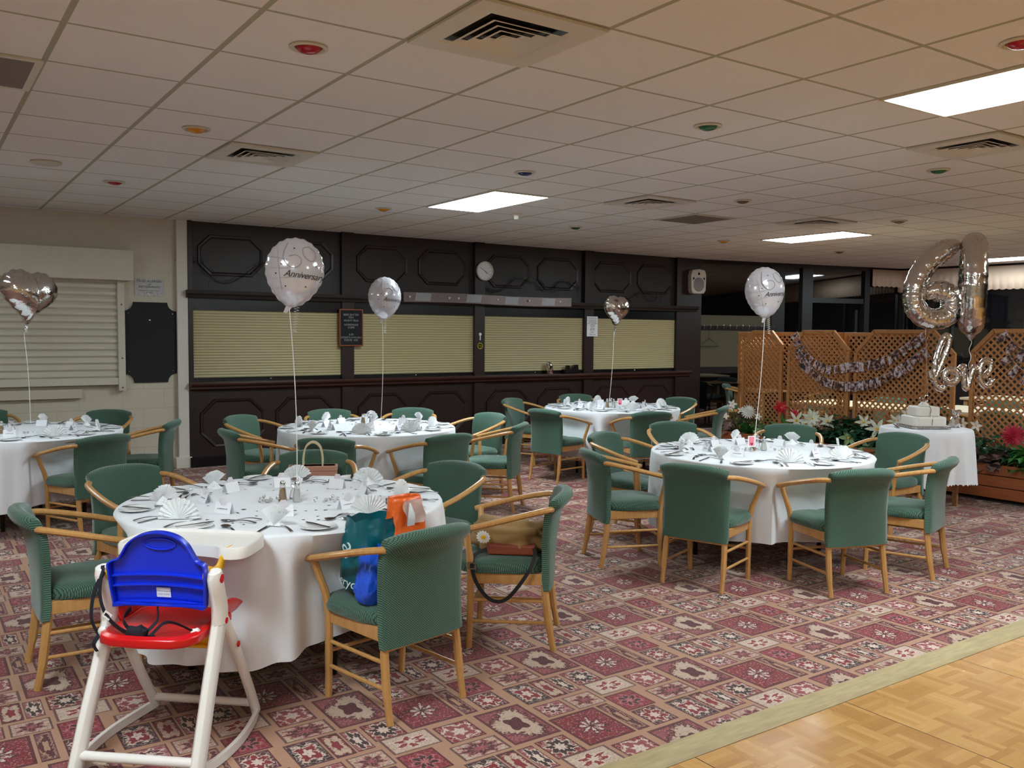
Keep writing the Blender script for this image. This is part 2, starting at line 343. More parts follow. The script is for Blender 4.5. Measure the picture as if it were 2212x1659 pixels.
# ================================================================== THE SETTING
H = 2.899; YW = 10.81
def struct(name, mb, m, **k):
    o = mb.build(name, m, **k); o['kind'] = 'structure'; return o
struct('floor', MB().box(-3.6, 20, 2.45, 12.2, -.1, 0), CARPET, smooth=0)
struct('trim_1', MB().prism([(2.32, 0), (2.335, .012), (2.44, .014), (2.455, .002), (2.455, -.02), (2.32, -.02)], -3.6, 20, 'x'), mat('worn_pale_threshold_wood', srgb(172, 152, 112), .55, var=.3, sc=9, stretch=(1, 6, 6)), smooth=0)
DF = tag(MB().box(-3.6, 20, -6.5, 2.32, -.1, -.001).build('floor', PARQ, smooth=0), kind='structure')
struct('ceiling', MB().box(-3.6, 20, -6.5, 12.2, H, H + .1), CEILM, smooth=0)
struct('wall_left', MB().box(-3.7, -3.6, -6.5, YW, 0, H), CREAMW, smooth=0)
struct('wall_behind', MB().box(-3.6, 20, -6.6, -6.5, 0, H), CREAMW, smooth=0)
def block_wall():
    n = Nd('painted_blockwork'); x, y, z = n.xyz(n.obj())
    zr = n.m_('DIVIDE', n.m_('SUBTRACT', z, .04), .225); rw = n.m_('FLOOR', zr); zf = n.m_('ABSOLUTE', n.m_('SUBTRACT', n.m_('FRACT', zr), .5))
    xf = n.m_('ABSOLUTE', n.m_('SUBTRACT', n.m_('FRACT', n.m_('ADD', n.m_('DIVIDE', x, .45), n.m_('MULTIPLY', rw, .5))), .5))
    j = n.m_('MULTIPLY', n.m_('MAXIMUM', n.m_('GREATER_THAN', zf, .475), n.m_('GREATER_THAN', xf, .488)), n.m_('LESS_THAN', z, 1.15))
    n.base(n.mix(n.m_('MULTIPLY', j, .25), n.mix(n.noise(n.obj(), 2), srgb(196, 186, 166), srgb(206, 197, 178)), srgb(150, 138, 118)))
    n.set(Roughness=.6); n.bump(n.m_('SUBTRACT', n.m_('MULTIPLY', n.noise(n.obj(), 90), .25), j), .35, .006); return n.m
struct('wall_front', MB().box(-3.6, 2.64, YW, YW + .15, 0, H), block_wall(), smooth=0)
struct('trim_2', MB().box(2.62, 2.745, YW - .06, YW + .1, .12, H), WHITEP, bevel=.004)
struct('baseboard_front', MB().box(2.58, 2.76, YW - .1, YW + .1, 0, .13), WHITEP, bevel=.004)
# -- the timber bar front: four bays between pilasters
bar = thing('bar_front', 'long dark mahogany bar wall with octagon panels and closed serving hatches', 'bar', (0, YW, 0))
PX = [(2.745, 2.80), (4.67, 4.84), (6.69, 6.86), (8.69, 8.875), (10.66, 11.24)]
MB().box(2.745, 11.24, .0, .12, 0, H).build('back_panel', MAHU, bar, smooth=0)
MB().box(2.75, 10.95, -.03, .0, .12, .93).build('lower_panel', MAHO, bar, smooth=0)
MB().box(2.75, 10.9, -.045, .0, 1.86, 2.0).build('hatch_head_rail', BLACKG, bar, smooth=0)
for a, b in PX:
    MB().box(a, b, -.07, 0, .0, H).build('pilaster', MAHO, bar, smooth=0, bevel=.004)
MB().box(2.74, 11.0, -.12, 0, 0, .12).build('plinth', BLACKG, bar, smooth=0)
MB().prism([(-.0, 2.0), (-.10, 2.0), (-.115, 2.03), (-.15, 2.05), (-.16, 2.09), (-.0, 2.09)], 2.72, 11.1, 'x').build('cornice', MAHU, bar, smooth=0)
MB().prism([(0, .90), (-.07, .90), (-.10, .925), (-.10, .95), (-.14, .965), (-.15, .985), (-.14, 1.005), (0, 1.01)], 2.75, 10.98, 'x').build('shelf', MAHR, bar)
def octa(x0, x1, z0, z1, c=.14):
    return [(x0 + c, z0), (x1 - c, z0), (x1, z0 + c), (x1, z1 - c), (x1 - c, z1), (x0 + c, z1), (x0, z1 - c), (x0, z0 + c)]
def octring(o, d, yb, name='octagon_moulding', m=MAHO):
    mb = MB(); n = 8
    cx = sum(p[0] for p in o) / n; cz = sum(p[1] for p in o) / n
    def ins(t): return [(p[0] + (cx - p[0]) * t / abs(cx - o[2][0]) , p[1] + (cz - p[1]) * t / abs(cz - o[0][1])) for p in o]
    rings = [(ins(0), yb), (ins(.008), yb - d), (ins(.03), yb - d * .75), (ins(.045), yb)]
    V = [(p[0], y, p[1]) for rg, y in rings for p in rg]; F = []
    for i in range(3):
        for k in range(n): F.append((i * n + k, i * n + (k + 1) % n, (i + 1) * n + (k + 1) % n, (i + 1) * n + k))
    mb.add(V, F); return mb.build(name, m, bar, smooth=0)
UP = [(2.87, 3.66), (3.79, 4.58), (4.90, 5.65), (5.81, 6.58), (6.91, 7.68), (7.82, 8.60), (8.91, 9.69), (9.82, 10.60)]
for a, b in UP:
    octring(octa(a, b, 2.27, 2.755), .02, 0)
    octring(octa(a - .0, b, .22, .80, .17), .02, -.03)
for i in range(4):
    a, b = PX[i][1], PX[i + 1][0]
    s = MB().box(a, b, -.02, -.002, 1.05, 1.865).build('roller_shutter', SHUT, bar, smooth=0)
    MB().box(a, b, -.03, -.0, 1.01, 1.055).build('bottom_rail', BLACKG, s, smooth=0)
    MB().lathe([(0, 0), (.012, 0), (.012, .01), (.006, .014), (0, .014)], 12, M=Matrix.Translation(((a + b) / 2, -.03, 1.03)) @ Matrix.Rotation(radians(90), 4, 'X')).build('lock', STEEL, s)
TWIG = mat('dried_twig', srgb(24, 19, 18), .9)
# twig garland on the upper panels
for k, (x, z, sp) in enumerate([(3.25, 2.3, .55), (7.2, 2.3, .5), (8.2, 2.32, .45), (9.9, 2.2, .35)]):
    mb = MB(); random.seed(20 + k)
    main = [(x - sp + 2 * sp * t / 8, YW - .03, z + .1 * cos(t * .9 + k) - .12 * sin(pi * t / 8) + .1) for t in range(9)]
    mb.tube(smooth_path(main, 3), .004, 4)
    for j in range(34):
        p = Vector(main[random.randrange(9)]) + Vector((random.uniform(-.1, .1), 0, random.uniform(-.03, .03))); a = random.uniform(0, 2 * pi); l = random.uniform(.06, .18)
        mb.tube([p, p + Vector((cos(a) * l * .5, -.015, sin(a) * l * .4)), p + Vector((cos(a + .4) * l, -.02, sin(a + .4) * l * .8))], .0022, 4)
    W8 = ['below the leftmost upper octagon panel', 'beneath the panel right of the wall clock', 'on the sixth octagon panel from the left', 'below the rightmost octagon panels'][k]
    tag(mb.build('twig_garland', TWIG), 'dark dried twig garland hung ' + W8, 'garland', 'dried twig garlands on the bar wall')
# -- pillar right of the bar and glazed walls
struct('wall_back', MB().box(10.95, 11.27, YW - .04, YW + .3, 0, H), WFRAME, smooth=0)
GA, GB = Vector((11.25, 10.80, 0)), Vector((15.75, 9.92, 0)); gd = (GB - GA).normalized(); gn = Vector((gd.y, -gd.x, 0)); GL = (GB - GA).length
GM = Matrix(((gd.x, -gn.x, 0, GA.x), (gd.y, -gn.y, 0, GA.y), (0, 0, 1, 0), (0, 0, 0, 1)))
def gx(px, py=700):                 # position along the glazed wall for a column of the picture
    d = ray(px, py); t = gn.dot(GA - EYE) / gn.dot(d); return (EYE + d * t - GA).dot(gd), (EYE + d * t).z
win = MB()
def gbox(mb, a, b, y0, y1, z0, z1): mb.box(a, b, y0, y1, z0, z1, M=GM)
x_m = [gx(p)[0] for p in (1512, 1662, 1690, 1728, 1750, 1862)]
fr = MB(); gbox(fr, 0, GL, -.03, .08, 2.83, H)
for a, b in ((x_m[1], x_m[2]), (x_m[3], x_m[4]), (x_m[5], x_m[5] + .12)): gbox(fr, a, b, -.05, .08, 0, 2.83)
gbox(fr, x_m[4], x_m[5], -.03, .06, gx(1800, 655)[1], gx(1800, 655)[1] + .09); gbox(fr, 0, GL, -.04, .06, .95, 1.06)
gbox(fr, gx(1845)[0], gx(1850)[0], -.02, .05, 1.06, 2.1)
w1 = struct('window_1', fr, WFRAME, smooth=0)
g = MB(); gbox(g, 0, GL, .0, .02, .06, 2.83); g.build('pane', DARKG, w1, smooth=0)
gb = MB(); gbox(gb, 0, GL, .02, .12, 0, .95); gb.build('apron_panel', WFRAME, w1, smooth=0)
# board behind the coat rail
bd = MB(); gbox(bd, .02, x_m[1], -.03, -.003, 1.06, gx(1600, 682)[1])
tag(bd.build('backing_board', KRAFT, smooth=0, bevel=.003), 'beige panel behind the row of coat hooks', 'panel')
rl = thing('coat_rail', 'dark coat rail with a row of small silver hooks', 'coat rail'); zr = gx(1600, 709)[1]
q = MB(); gbox(q, -.05, x_m[1] + .12, -.055, -.03, zr - .035, zr + .035); q.build('board', WFRAME, rl, smooth=0)
for k in range(12):
    a = .03 + k * (x_m[1] - .02) / 11; hk = MB()
    hk.tube([GM @ Vector((a, -.055, zr - .01)), GM @ Vector((a, -.1, zr - .02)), GM @ Vector((a, -.12, zr + .02)), GM @ Vector((a, -.115, zr + .05))], .006, 6)
    hk.build('hook', STEEL, rl)
hg = MB(); hx = gx(1525)[0]; zz = zr - .06
hg.tube([GM @ Vector((hx, -.1, zz + .08)), GM @ Vector((hx, -.1, zz - .12))], .003, 5)
hg.tube([GM @ Vector(p) for p in ((hx, -.1, zz - .12), (hx + .2, -.1, zz - .26), (hx - .2, -.1, zz - .26), (hx, -.1, zz - .12))], .006, 6)
tag(hg.build('coat_hanger', BLKMET), 'thin dark coat hanger hanging from the coat rail', 'coat hanger')
# right hand glazed wall and its blind
RA, RB = Vector((15.75, 9.92, 0)), Vector((17.9, -6.5, 0)); rd = (RB - RA).normalized(); rn = Vector((rd.y, -rd.x, 0)); RL = (RB - RA).length
RM = Matrix(((rd.x, -rn.x, 0, RA.x), (rd.y, -rn.y, 0, RA.y), (0, 0, 1, 0), (0, 0, 0, 1)))
f2 = MB(); f2.box(0, RL, -.02, .08, 2.8, H, M=RM); f2.box(0, RL, -.04, .1, 0, .9, M=RM)
for k in range(8): f2.box(k * 2.2, k * 2.2 + .1, -.03, .08, .9, 2.8, M=RM)
w2 = struct('window_2', f2, WFRAME, smooth=0); MB().box(0, RL, 0, .02, .9, 2.8, M=RM).build('pane', DARKG, w2, smooth=0)
def blind(MM, L, z0, z1, off, name, lab):
    mb = MB(); n = int(L / .02); V = []; F = []
    for i in range(n + 1):
        x = L * i / n; sc = .018 * abs(sin(pi * x / .12)); y = off + .004 * sin(x * 5)
        for yy, zt in ((y, z1), (y, z0 + .03 - sc)): V.append((x, yy, zt))
    for i in range(n): F.append((2 * i, 2 * i + 1, 2 * i + 3, 2 * i + 2))
    mb.add(V, F, M=MM); o = mb.build(name, BLIND, smooth=60); m = o.modifiers.new('s', 'SOLIDIFY'); m.thickness = .006; tag(o, lab, 'blind')
BLM = Matrix.Translation(GA) @ Matrix(((gd.x, -gn.x, 0, 0), (gd.y, -gn.y, 0, 0), (0, 0, 1, 0), (0, 0, 0, 1))) @ Matrix.Translation((gx(1874)[0], 0, 0))
blind(BLM, GL - gx(1874)[0] - .02, gx(1900, 622)[1], 2.86, -.09, 'scalloped_blind', 'peach scalloped blind on the back glass, left of the shiny number balloon')
blind(RM, 6.0, 2.43, 2.86, -.09, 'scalloped_blind', 'peach scalloped blind running right behind the shiny number balloon')
# ================================================================== CEILING FITTINGS
PE = emit('fluorescent_diffuser', (.80, .95, 1, 1), PANEL_POWER)
LN = {0: 'large glowing light panel at the upper right of the ceiling', 1: 'glowing rectangular light panel above the white covered tables, left of the middle vent',
      2: 'glowing light panel right of centre, above the coat rail windows', 3: 'glowing light panel at the right edge behind the number balloon'}
for i, (x, y, k) in enumerate(PANELS):
    t = thing('ceiling_light', LN.get(i, ['', '', '', '', 'glowing ceiling panel over the far right of the dance floor', 'glowing ceiling panel at the back left of the hall', 'glowing ceiling panel over the middle of the dance floor', 'glowing ceiling panel above the left front of the hall', 'glowing ceiling panel near the cream wall at left'][i]), 'ceiling light', (x, y, H), 0)
    fm = MB()
    for a in ((0, .64, 0, .02), (0, .64, 1.26, 1.28), (0, .02, .02, 1.26), (.62, .64, .02, 1.26)): fm.box(*a, -.012, 0)
    fm.build('frame', WHITEP, t, smooth=0)
    MB().box(.02, .62, .02, 1.26, -.008, -.001).build('diffuser', PE if k == 1 else emit('fluorescent_diffuser_dim', (.80, .95, 1, 1), PANEL_POWER * k), t, smooth=0)
VL = ['large square ceiling vent at the top centre of the picture', 'square ceiling vent left of centre, beyond the amber spotlight', 'square ceiling vent at the right edge below the big light panel', 'square ceiling vent beside the dark grey ceiling panel', 'small far square ceiling vent above the right light panel']
for i, (x, y) in enumerate([(2.186, 3.268), (2.186, 6.468), (6.026, 3.268), (6.026, 6.468), (8.586, 6.468)]):
    t = thing('ceiling_vent', VL[i], 'air vent', (x, y, H), 0, 'square air vents in the ceiling')
    MB().box(-.2, .2, -.2, .2, -.006, -.001).build('duct_shade_plate', BLACKG, t, smooth=0)  # flat black plate: the shade inside the duct put in as colour
    f = MB(); 
    for r0, r1, z0, z1 in ((.315, .215, -.004, -.016),):
        V = []; 
        for r, z in ((r0, -.002), (r0, z1), (r1, z1), (.195, -.004)): V += [(-r, -r, z), (r, -r, z), (r, r, z), (-r, r, z)]
        f.add(V, [(4 * a + k, 4 * a + (k + 1) % 4, 4 * a + 4 + (k + 1) % 4, 4 * a + 4 + k) for a in range(3) for k in range(4)])
    f.build('frame', WHITEP, t, smooth=0)
    for r in (.178, .132, .088, .044):
        c = MB(); V = []
        for rr, z in ((r, -.024), (r - .034, -.008), (r - .036, -.010), (r - .004, -.026)): V += [(-rr, -rr, z), (rr, -rr, z), (rr, rr, z), (-rr, rr, z)]
        c.add(V, [(4 * a + k, 4 * a + (k + 1) % 4, (4 * a + 4) % 16 + (k + 1) % 4, (4 * a + 4) % 16 + k) for a in range(4) for k in range(4)])
        if r < .05: c.box(-.02, .02, -.02, .02, -.02, -.018)
        c.build('louvre', WHITEP, t, smooth=0)
for (x, y), lab in zip([(-.054 + .32, 5.188), (7.306, 7.108)], ['flat grey grille panel at the left edge of the ceiling', 'dark grey ceiling panel among the far tiles']):
    t = thing('ceiling_grille', lab, 'grille', (x, y, H)); MB().box(-.29, .29, -.29, .29, -.008, -.001).build('mesh_panel', GREYP, t, smooth=0)
    f = MB()
    for a in ((-.32, .32, -.32, -.285), (-.32, .32, .285, .32), (-.32, -.285, -.285, .285), (.285, .32, -.285, .285)): f.box(*a, -.01, 0)
    f.build('frame', WHITEP, t, smooth=0)
GLC = {'red': mat('red_glass', srgb(170, 10, 36), .12), 'amber': mat('amber_glass', srgb(214, 140, 20), .12), 'green': mat('green_glass', srgb(8, 96, 58), .12), 'blue': mat('blue_glass', srgb(16, 30, 110), .12), 'brown': mat('brown_glass', srgb(110, 80, 50), .2)}
for x, y, c, lab in [(1.55, 3.93, 'red', 'red ceiling spotlight left of the large vent'), (1.57, 5.9, 'amber', 'amber ceiling spotlight at upper left'), (4.14, 3.93, 'green', 'green ceiling spotlight left of the big light panel'),
                     (1.54, 8.4, 'red', 'small far red ceiling spotlight above the white shutter'), (4.14, 5.9, 'blue', 'blue ceiling spotlight above the middle light panel'), (4.15, 8.47, 'amber', 'small far amber ceiling spotlight left of the smoke detector'),
                     (6.66, 3.9, 'green', 'small green ceiling spotlight at the far right'), (6.72, 8.5, 'green', 'dark green ceiling spotlight right of the smoke detector'), (6.68, 5.87, 'brown', 'dull brown ceiling spotlight right of the far vent'),
                     (9.28, 8.48, 'amber', 'tiny amber ceiling spotlight left of the right light panel'), (9.22, 5.84, 'brown', 'tiny brown ceiling spotlight over the trellis screens'), (4.08, 2.03, 'red', 'ceiling spotlight at the top right corner of the picture'), (11.8, 8.45, 'brown', 'farthest tiny ceiling spotlight left of the number balloon')]:
    t = thing('ceiling_spotlight', lab, 'spotlight', (x, y, H), 0, 'coloured spotlights in the ceiling')
    MB().lathe([(.085, -.001), (.088, -.008), (.075, -.014), (.062, -.006), (.062, -.001)], 28).build('trim_ring', CREAMM, t)
    MB().lathe([(.058, -.002), (.058, -.008), (.05, -.018), (.036, -.026), (.018, -.030), (0, -.031)], 24).build('glass', GLC[c], t)
tag(MB().lathe([(.11, 0), (.112, -.012), (.1, -.02), (.02, -.022), (0, -.022)], 32).build('ceiling_speaker', CREAMM, loc=(.93, 7.74, H)), 'flat round cream speaker disc on the ceiling above the white shutter', 'speaker')
for (p, e), lab in zip(WARM, ('added unseen ring for the warm lamp over the dining area, the farther one', 'added unseen ring for the warm dining area lamp, nearer the dance floor')):
    t = thing('added_lamp_ring', lab, 'ceiling light', (p[0], p[1], H), 0); MB().lathe([(.18, -.001), (.2, -.001), (.21, -.02), (.2, -.036), (.18, -.036)], 32).build('trim_ring', WHITEP, t)  # rings added out of view to give the warm lamps a fixture
sd = thing('smoke_detector', 'small white smoke detector below the middle light panel', 'smoke detector', (5.48, 7.95, H))
MB().lathe([(.055, 0), (.055, -.02), (.05, -.025)], 20).build('base', WHITEP, sd); MB().lathe([(.035, -.025), (.035, -.05), (.028, -.065), (0, -.068)], 20).build('sensor_head', WHITEP, sd)
# ================================================================== LEFT WALL FITTINGS
sh = thing('kitchen_shutter', 'wide cream roller shutter under a boxed housing on the left wall', 'roller shutter', (0, YW, 0))
MB().box(-1.8, 2.12, -.22, 0, 2.165, 2.5).build('housing', CREAMM, sh, smooth=0, bevel=.006)
cu = MB(); z = 1.08
while z < 2.165:
    V = [(-1.8, 0), ]; pr = [(-.055, z), (-.075, z + .02), (-.075, z + .05), (-.055, z + .066), (-.05, z + .0755), (-.03, z + .0755), (-.03, z)]
    cu.prism(pr, -1.8, 1.97, 'x'); z += .0755
cu.build('slat_curtain', CREAMM, sh, smooth=30)
MB().box(-1.8, 1.97, -.09, -.02, 1.0, 1.08).build('bottom_rail', CREAMM, sh, smooth=0, bevel=.004)
rg = MB().box(1.97, 2.045, -.1, 0, .93, 2.165).build('guide_rail', CREAMM, sh, smooth=0, bevel=.004)
for zz in (.97, 1.3, 1.9): MB().lathe([(.01, 0), (.01, .006), (0, .008)], 10, M=Matrix.Translation((2.01, -.1, zz)) @ Matrix.Rotation(radians(90), 4, 'X')).build('screw', STEEL, rg)
MB().box(-1.8, 1.6, -.07, .0, .86, .96).build('sill', CREAMW, sh, smooth=0)
def cboard(w, h, c):
    P = []
    for cx, cz, a0 in ((-w, -h, 90), (w, -h, 180), (w, h, 270), (-w, h, 0)):
        pass
    q = []
    for cx, cz, s0, s1 in ((w, -h, 180, 90), (w, h, 270, 180), (-w, h, 360, 270), (-w, -h, 90, 0)):
        for t in range(7):
            a = radians(s0 + (s1 - s0) * t / 6); q.append((cx + c * cos(a), cz + c * sin(a)))
    return q
bb = thing('blackboard', 'black chalkboard with scooped corners screwed to the cream wall', 'blackboard', (2.335, YW - .012, 1.475))
MB().prism(cboard(.285, .46, .1), -.01, .01).build('board', mat('chalkboard_black', srgb(20, 20, 22), .75, var=.25, sc=5), bb, smooth=0)
for sx in (-1, 1):
    for sz in (-1, 1): MB().lathe([(.008, 0), (.006, .005), (0, .006)], 10, M=Matrix.Translation((sx * .24, -.01, sz * .33)) @ Matrix.Rotation(radians(90), 4, 'X')).build('screw', STEEL, bb)
MB().box(-.02, .0, -.012, -.0105, .25, .262).build('chalk_mark', PAPER, bb, smooth=0)
def sign(name, lab, cat, loc, w, h, m, lines, mt=INK, frame=None, th=.006):
    t = thing(name, lab, cat, loc)
    MB().box(-w / 2, w / 2, -th, 0, -h / 2, h / 2).build('sheet' if not frame else 'panel', m, t, smooth=0)
    if frame:
        f = MB(); b = .014
        for a in ((-w / 2 - b, w / 2 + b, -h / 2 - b, -h / 2), (-w / 2 - b, w / 2 + b, h / 2, h / 2 + b), (-w / 2 - b, -w / 2, -h / 2, h / 2), (w / 2, w / 2 + b, -h / 2, h / 2)): f.box(a[0], a[1], -th - .01, 0, a[2], a[3])
        f.build('frame', frame, t, smooth=0)
    mb = MB()
    for s, z, sz in lines:
        v, f = text_geo(s, sz); mb.add([(a, -th - .0015, b + z) for a, b, c in v], f)
    mb.build('lettering', mt, t, smooth=0); return t
ws = foil('plastic_sleeve', srgb(190, 188, 190), .15, .9, 18, .0)
sign('wall_notice', 'creased white notice in a plastic sleeve above the blackboard', 'notice', (2.33, YW - .001, 2.105), .32, .2, ws, [('FOOD ALLERGIES', .07, .035), ('and', .035, .025), ('INTOLERANCES', .005, .032), ('Please speak to our staff about the', -.035, .016), ('ingredients', -.06, .016)])
sign('menu_board', 'black letter board menu in a thin copper frame on the bar', 'menu board', (4.785, YW - .075, 1.67), .30, .45, mat('black_felt', srgb(16, 17, 20), .8), [('BEER BATTER', .165, .036), ('FISH', .13, .036), ('MUSHY PEAS', .09, .036), ('HOMEMADE', .035, .036), ('CHIPS', 0, .036), ('6.30', -.09, .036), ('DESSERTS AVAILABLE', -.128, .031), ('PLEASE  ASK', -.163, .036)], mt=mat('white_letters', srgb(160, 160, 160), .6), frame=mat('copper_frame', srgb(150, 86, 60), .35, .5), th=.02)
sign('price_notice', 'white paper price notice pinned right of the third serving hatch', 'notice', (8.84, YW - .072, 1.73), .215, .31, PAPER, [('TICKETS NOW', .125, .026), ('ON SALE FOR OUR', .092, .02), ('ENTERTAINMENT', .068, .02), ('NIGHT CLUB EVENING', .044, .02), ('THIS WEEK', .02, .02), ('TICKETS', -.004, .02), ('£10', -.045, .055), ('ONLY', -.09, .024), ('THANK YOU', -.125, .022)], th=.002)
ck = thing('wall_clock', 'round white wall clock on the dark bar wall', 'clock', (6.84, YW - .075, 2.495))
RX = Matrix.Rotation(radians(90), 4, 'X')
MB().lathe([(.135, 0), (.137, .03), (.125, .035), (.12, .02), (.12, .0)], 40, M=RX).build('rim', WHITEP, ck)
MB().prism([(.121 * cos(a), .121 * sin(a)) for a in [2 * pi * k / 40 for k in range(40)]], -.01, -.004).build('dial', PAPER, ck, smooth=0)
mk = MB()
for k in range(12):
    a = k * pi / 6; mk.box(-.003, .003, -.013, -.012, .092, .108, M=Matrix.Rotation(a, 4, 'Y'))
mk.build('hour_marks', PRINT, ck, smooth=0)
MB().box(-.004, .004, -.016, -.0145, -.015, .062, M=Matrix.Rotation(radians(128), 4, 'Y')).build('hour_hand', INK, ck, smooth=0)
MB().box(-.0025, .0025, -.019, -.0175, -.02, .095, M=Matrix.Rotation(radians(-58), 4, 'Y')).build('minute_hand', INK, ck, smooth=0)
# banner with hearts
bn = thing('foil_banner', 'long narrow silver grey foil banner with hearts taped above the hatches', 'banner', (5.5, YW - .182, 2.085))
def bw(u, v): x = u * 2.83; return (x, .01 * sin(x * 4), -.065 + v * .13 + .008 * sin(x * 2.3))
o = MB().grid(bw, 90, 3).build('strip', foil('dull_foil', srgb(128, 114, 112), .45, .4, 12, .7), bn, smooth=60)
def heart2(s, k=24): return [(s * .8 * sin(t) ** 3 * 1.0, s * (.8125 * cos(t) - .3125 * cos(2 * t) - .125 * cos(3 * t) - .0625 * cos(4 * t))) for t in [2 * pi * i / k for i in range(k)]]
for x in (.3, 1.1, 1.75, 2.4):
    MB().grid(lambda u, v, x=x: (x + (u - .5) * .24 + (v - .5) * .02, -.003 + .01 * sin((x + (u - .5) * .24) * 4), -.05 + v * .105 + .008 * sin(x * 2.3)), 6, 2).build('pale_patch', foil('pale_foil', srgb(158, 156, 158), .5, .4, 20, .5), bn, smooth=60)
for x in (.09, .7, .85, 1.5, 2.05, 2.62):
    MB().prism([(x + a, b + .005) for a, b in heart2(.02)], -.012, -.0105).build('heart_print', mat('heart_print', srgb(196, 190, 190), .5), bn, smooth=0)
# sticker, parcels on the shelf, PA speaker
st = thing('wall_sticker', 'small yellow ring sticker and white key shape on the bar pilaster', 'sticker', (6.78, YW - .0705, 1.43))
MB().lathe([(.045, .0), (.045, .003), (.036, .003), (.036, .0)], 28, M=RX).build('ring', mat('yellow_print', srgb(200, 180, 40), .5), st)
mb = MB(); v, f = text_geo('MJ', .04); mb.add([(a, -.003, b) for a, b, c in v], f); mb.build('lettering', mat('yellow_print_b', srgb(200, 180, 40), .5), st, smooth=0)
mb = MB().box(-.008, .008, -.003, 0, .08, .15); mb.lathe([(0, 0), (.022, 0), (.022, .003), (0, .003)], 14, M=Matrix.Translation((0, 0, .165)) @ RX); mb.build('key_shape', PAPER, st, smooth=0)
def lump(sx, sy, sz, seed, amp=.2, fr=3, k=14):
    mb = MB(); V = []; F = []
    for i in range(k + 1):
        th = pi * i / k
        for j in range(2 * k):
            ph = pi * j / k; d = Vector((sin(th) * cos(ph), sin(th) * sin(ph), cos(th)))
            e = Vector([math.copysign(abs(c) ** .7, c) for c in d]); r = 1 + amp * noise.noise(d * fr + Vector((seed, 0, 0)))
            V.append((e.x * sx * r, e.y * sy * r, e.z * sz * r))
    for i in range(k):
        for j in range(2 * k): F.append((i * 2 * k + j, i * 2 * k + (j + 1) % (2 * k), (i + 1) * 2 * k + (j + 1) % (2 * k), (i + 1) * 2 * k + j))
    return mb.add(V, F)
tag(lump(.045, .04, .085, 3, .5, 2.5).build('foil_parcel', SILVER, loc=(8.0, YW - .1, 1.085)), 'small crumpled silver foil parcel standing on the bar shelf', 'parcel')
tb = thing('till_box', 'black till roll box lying on the bar shelf beside foil', 'box', (8.42, YW - .1, 1.01))
MB().box(-.15, .13, -.03, .05, 0, .06).build('body', BLACKG, tb, smooth=0, bevel=.006); MB().prism([(-.1, .06), (-.06, .06), (-.05, .12), (-.09, .12)], -.02, .04).build('roll_holder', BLACKG, tb, smooth=0); MB().prism([(-.03, .06), (.12, .06), (.11, .13), (.06, .13)], -.02, .04).build('display', BLACKG, tb, smooth=0)
pa = thing('wall_speaker', 'white loudspeaker mounted high on the dark pillar', 'speaker', (11.06, YW - .06, 2.505), -.25); pa.scale = (.86, .86, 1)
pr = [(-.16, -.15), (-.12, -.2), (.12, -.2), (.16, -.15), (.17, .1), (.14, .19), (.0, .21), (-.14, .19), (-.17, .1)]
MB().prism(pr, -.18, 0).build('cabinet', WHITEP, pa, smooth=0, bevel=.012)
MB().lathe([(0, .012), (.1, .014), (.118, .006), (.12, 0)], 30, M=Matrix.Translation((0, -.18, -.05)) @ RX).build('woofer_grille', mat('grey_grille', srgb(140, 134, 136), .6), pa)
MB().lathe([(0, .003), (.022, .004), (.024, 0)], 16, M=Matrix.Translation((0, -.18, .13)) @ RX).build('tweeter', BLACKG, pa)
for s in (-1, 1): MB().prism([(s * .09, .06), (s * .135, .07), (s * .13, .02)], -.184, -.179).build('port', BLACKG, pa, smooth=0)
MB().box(-.03, .03, 0, .02, -.1, .1).build('bracket', BLKMET, pa, smooth=0)
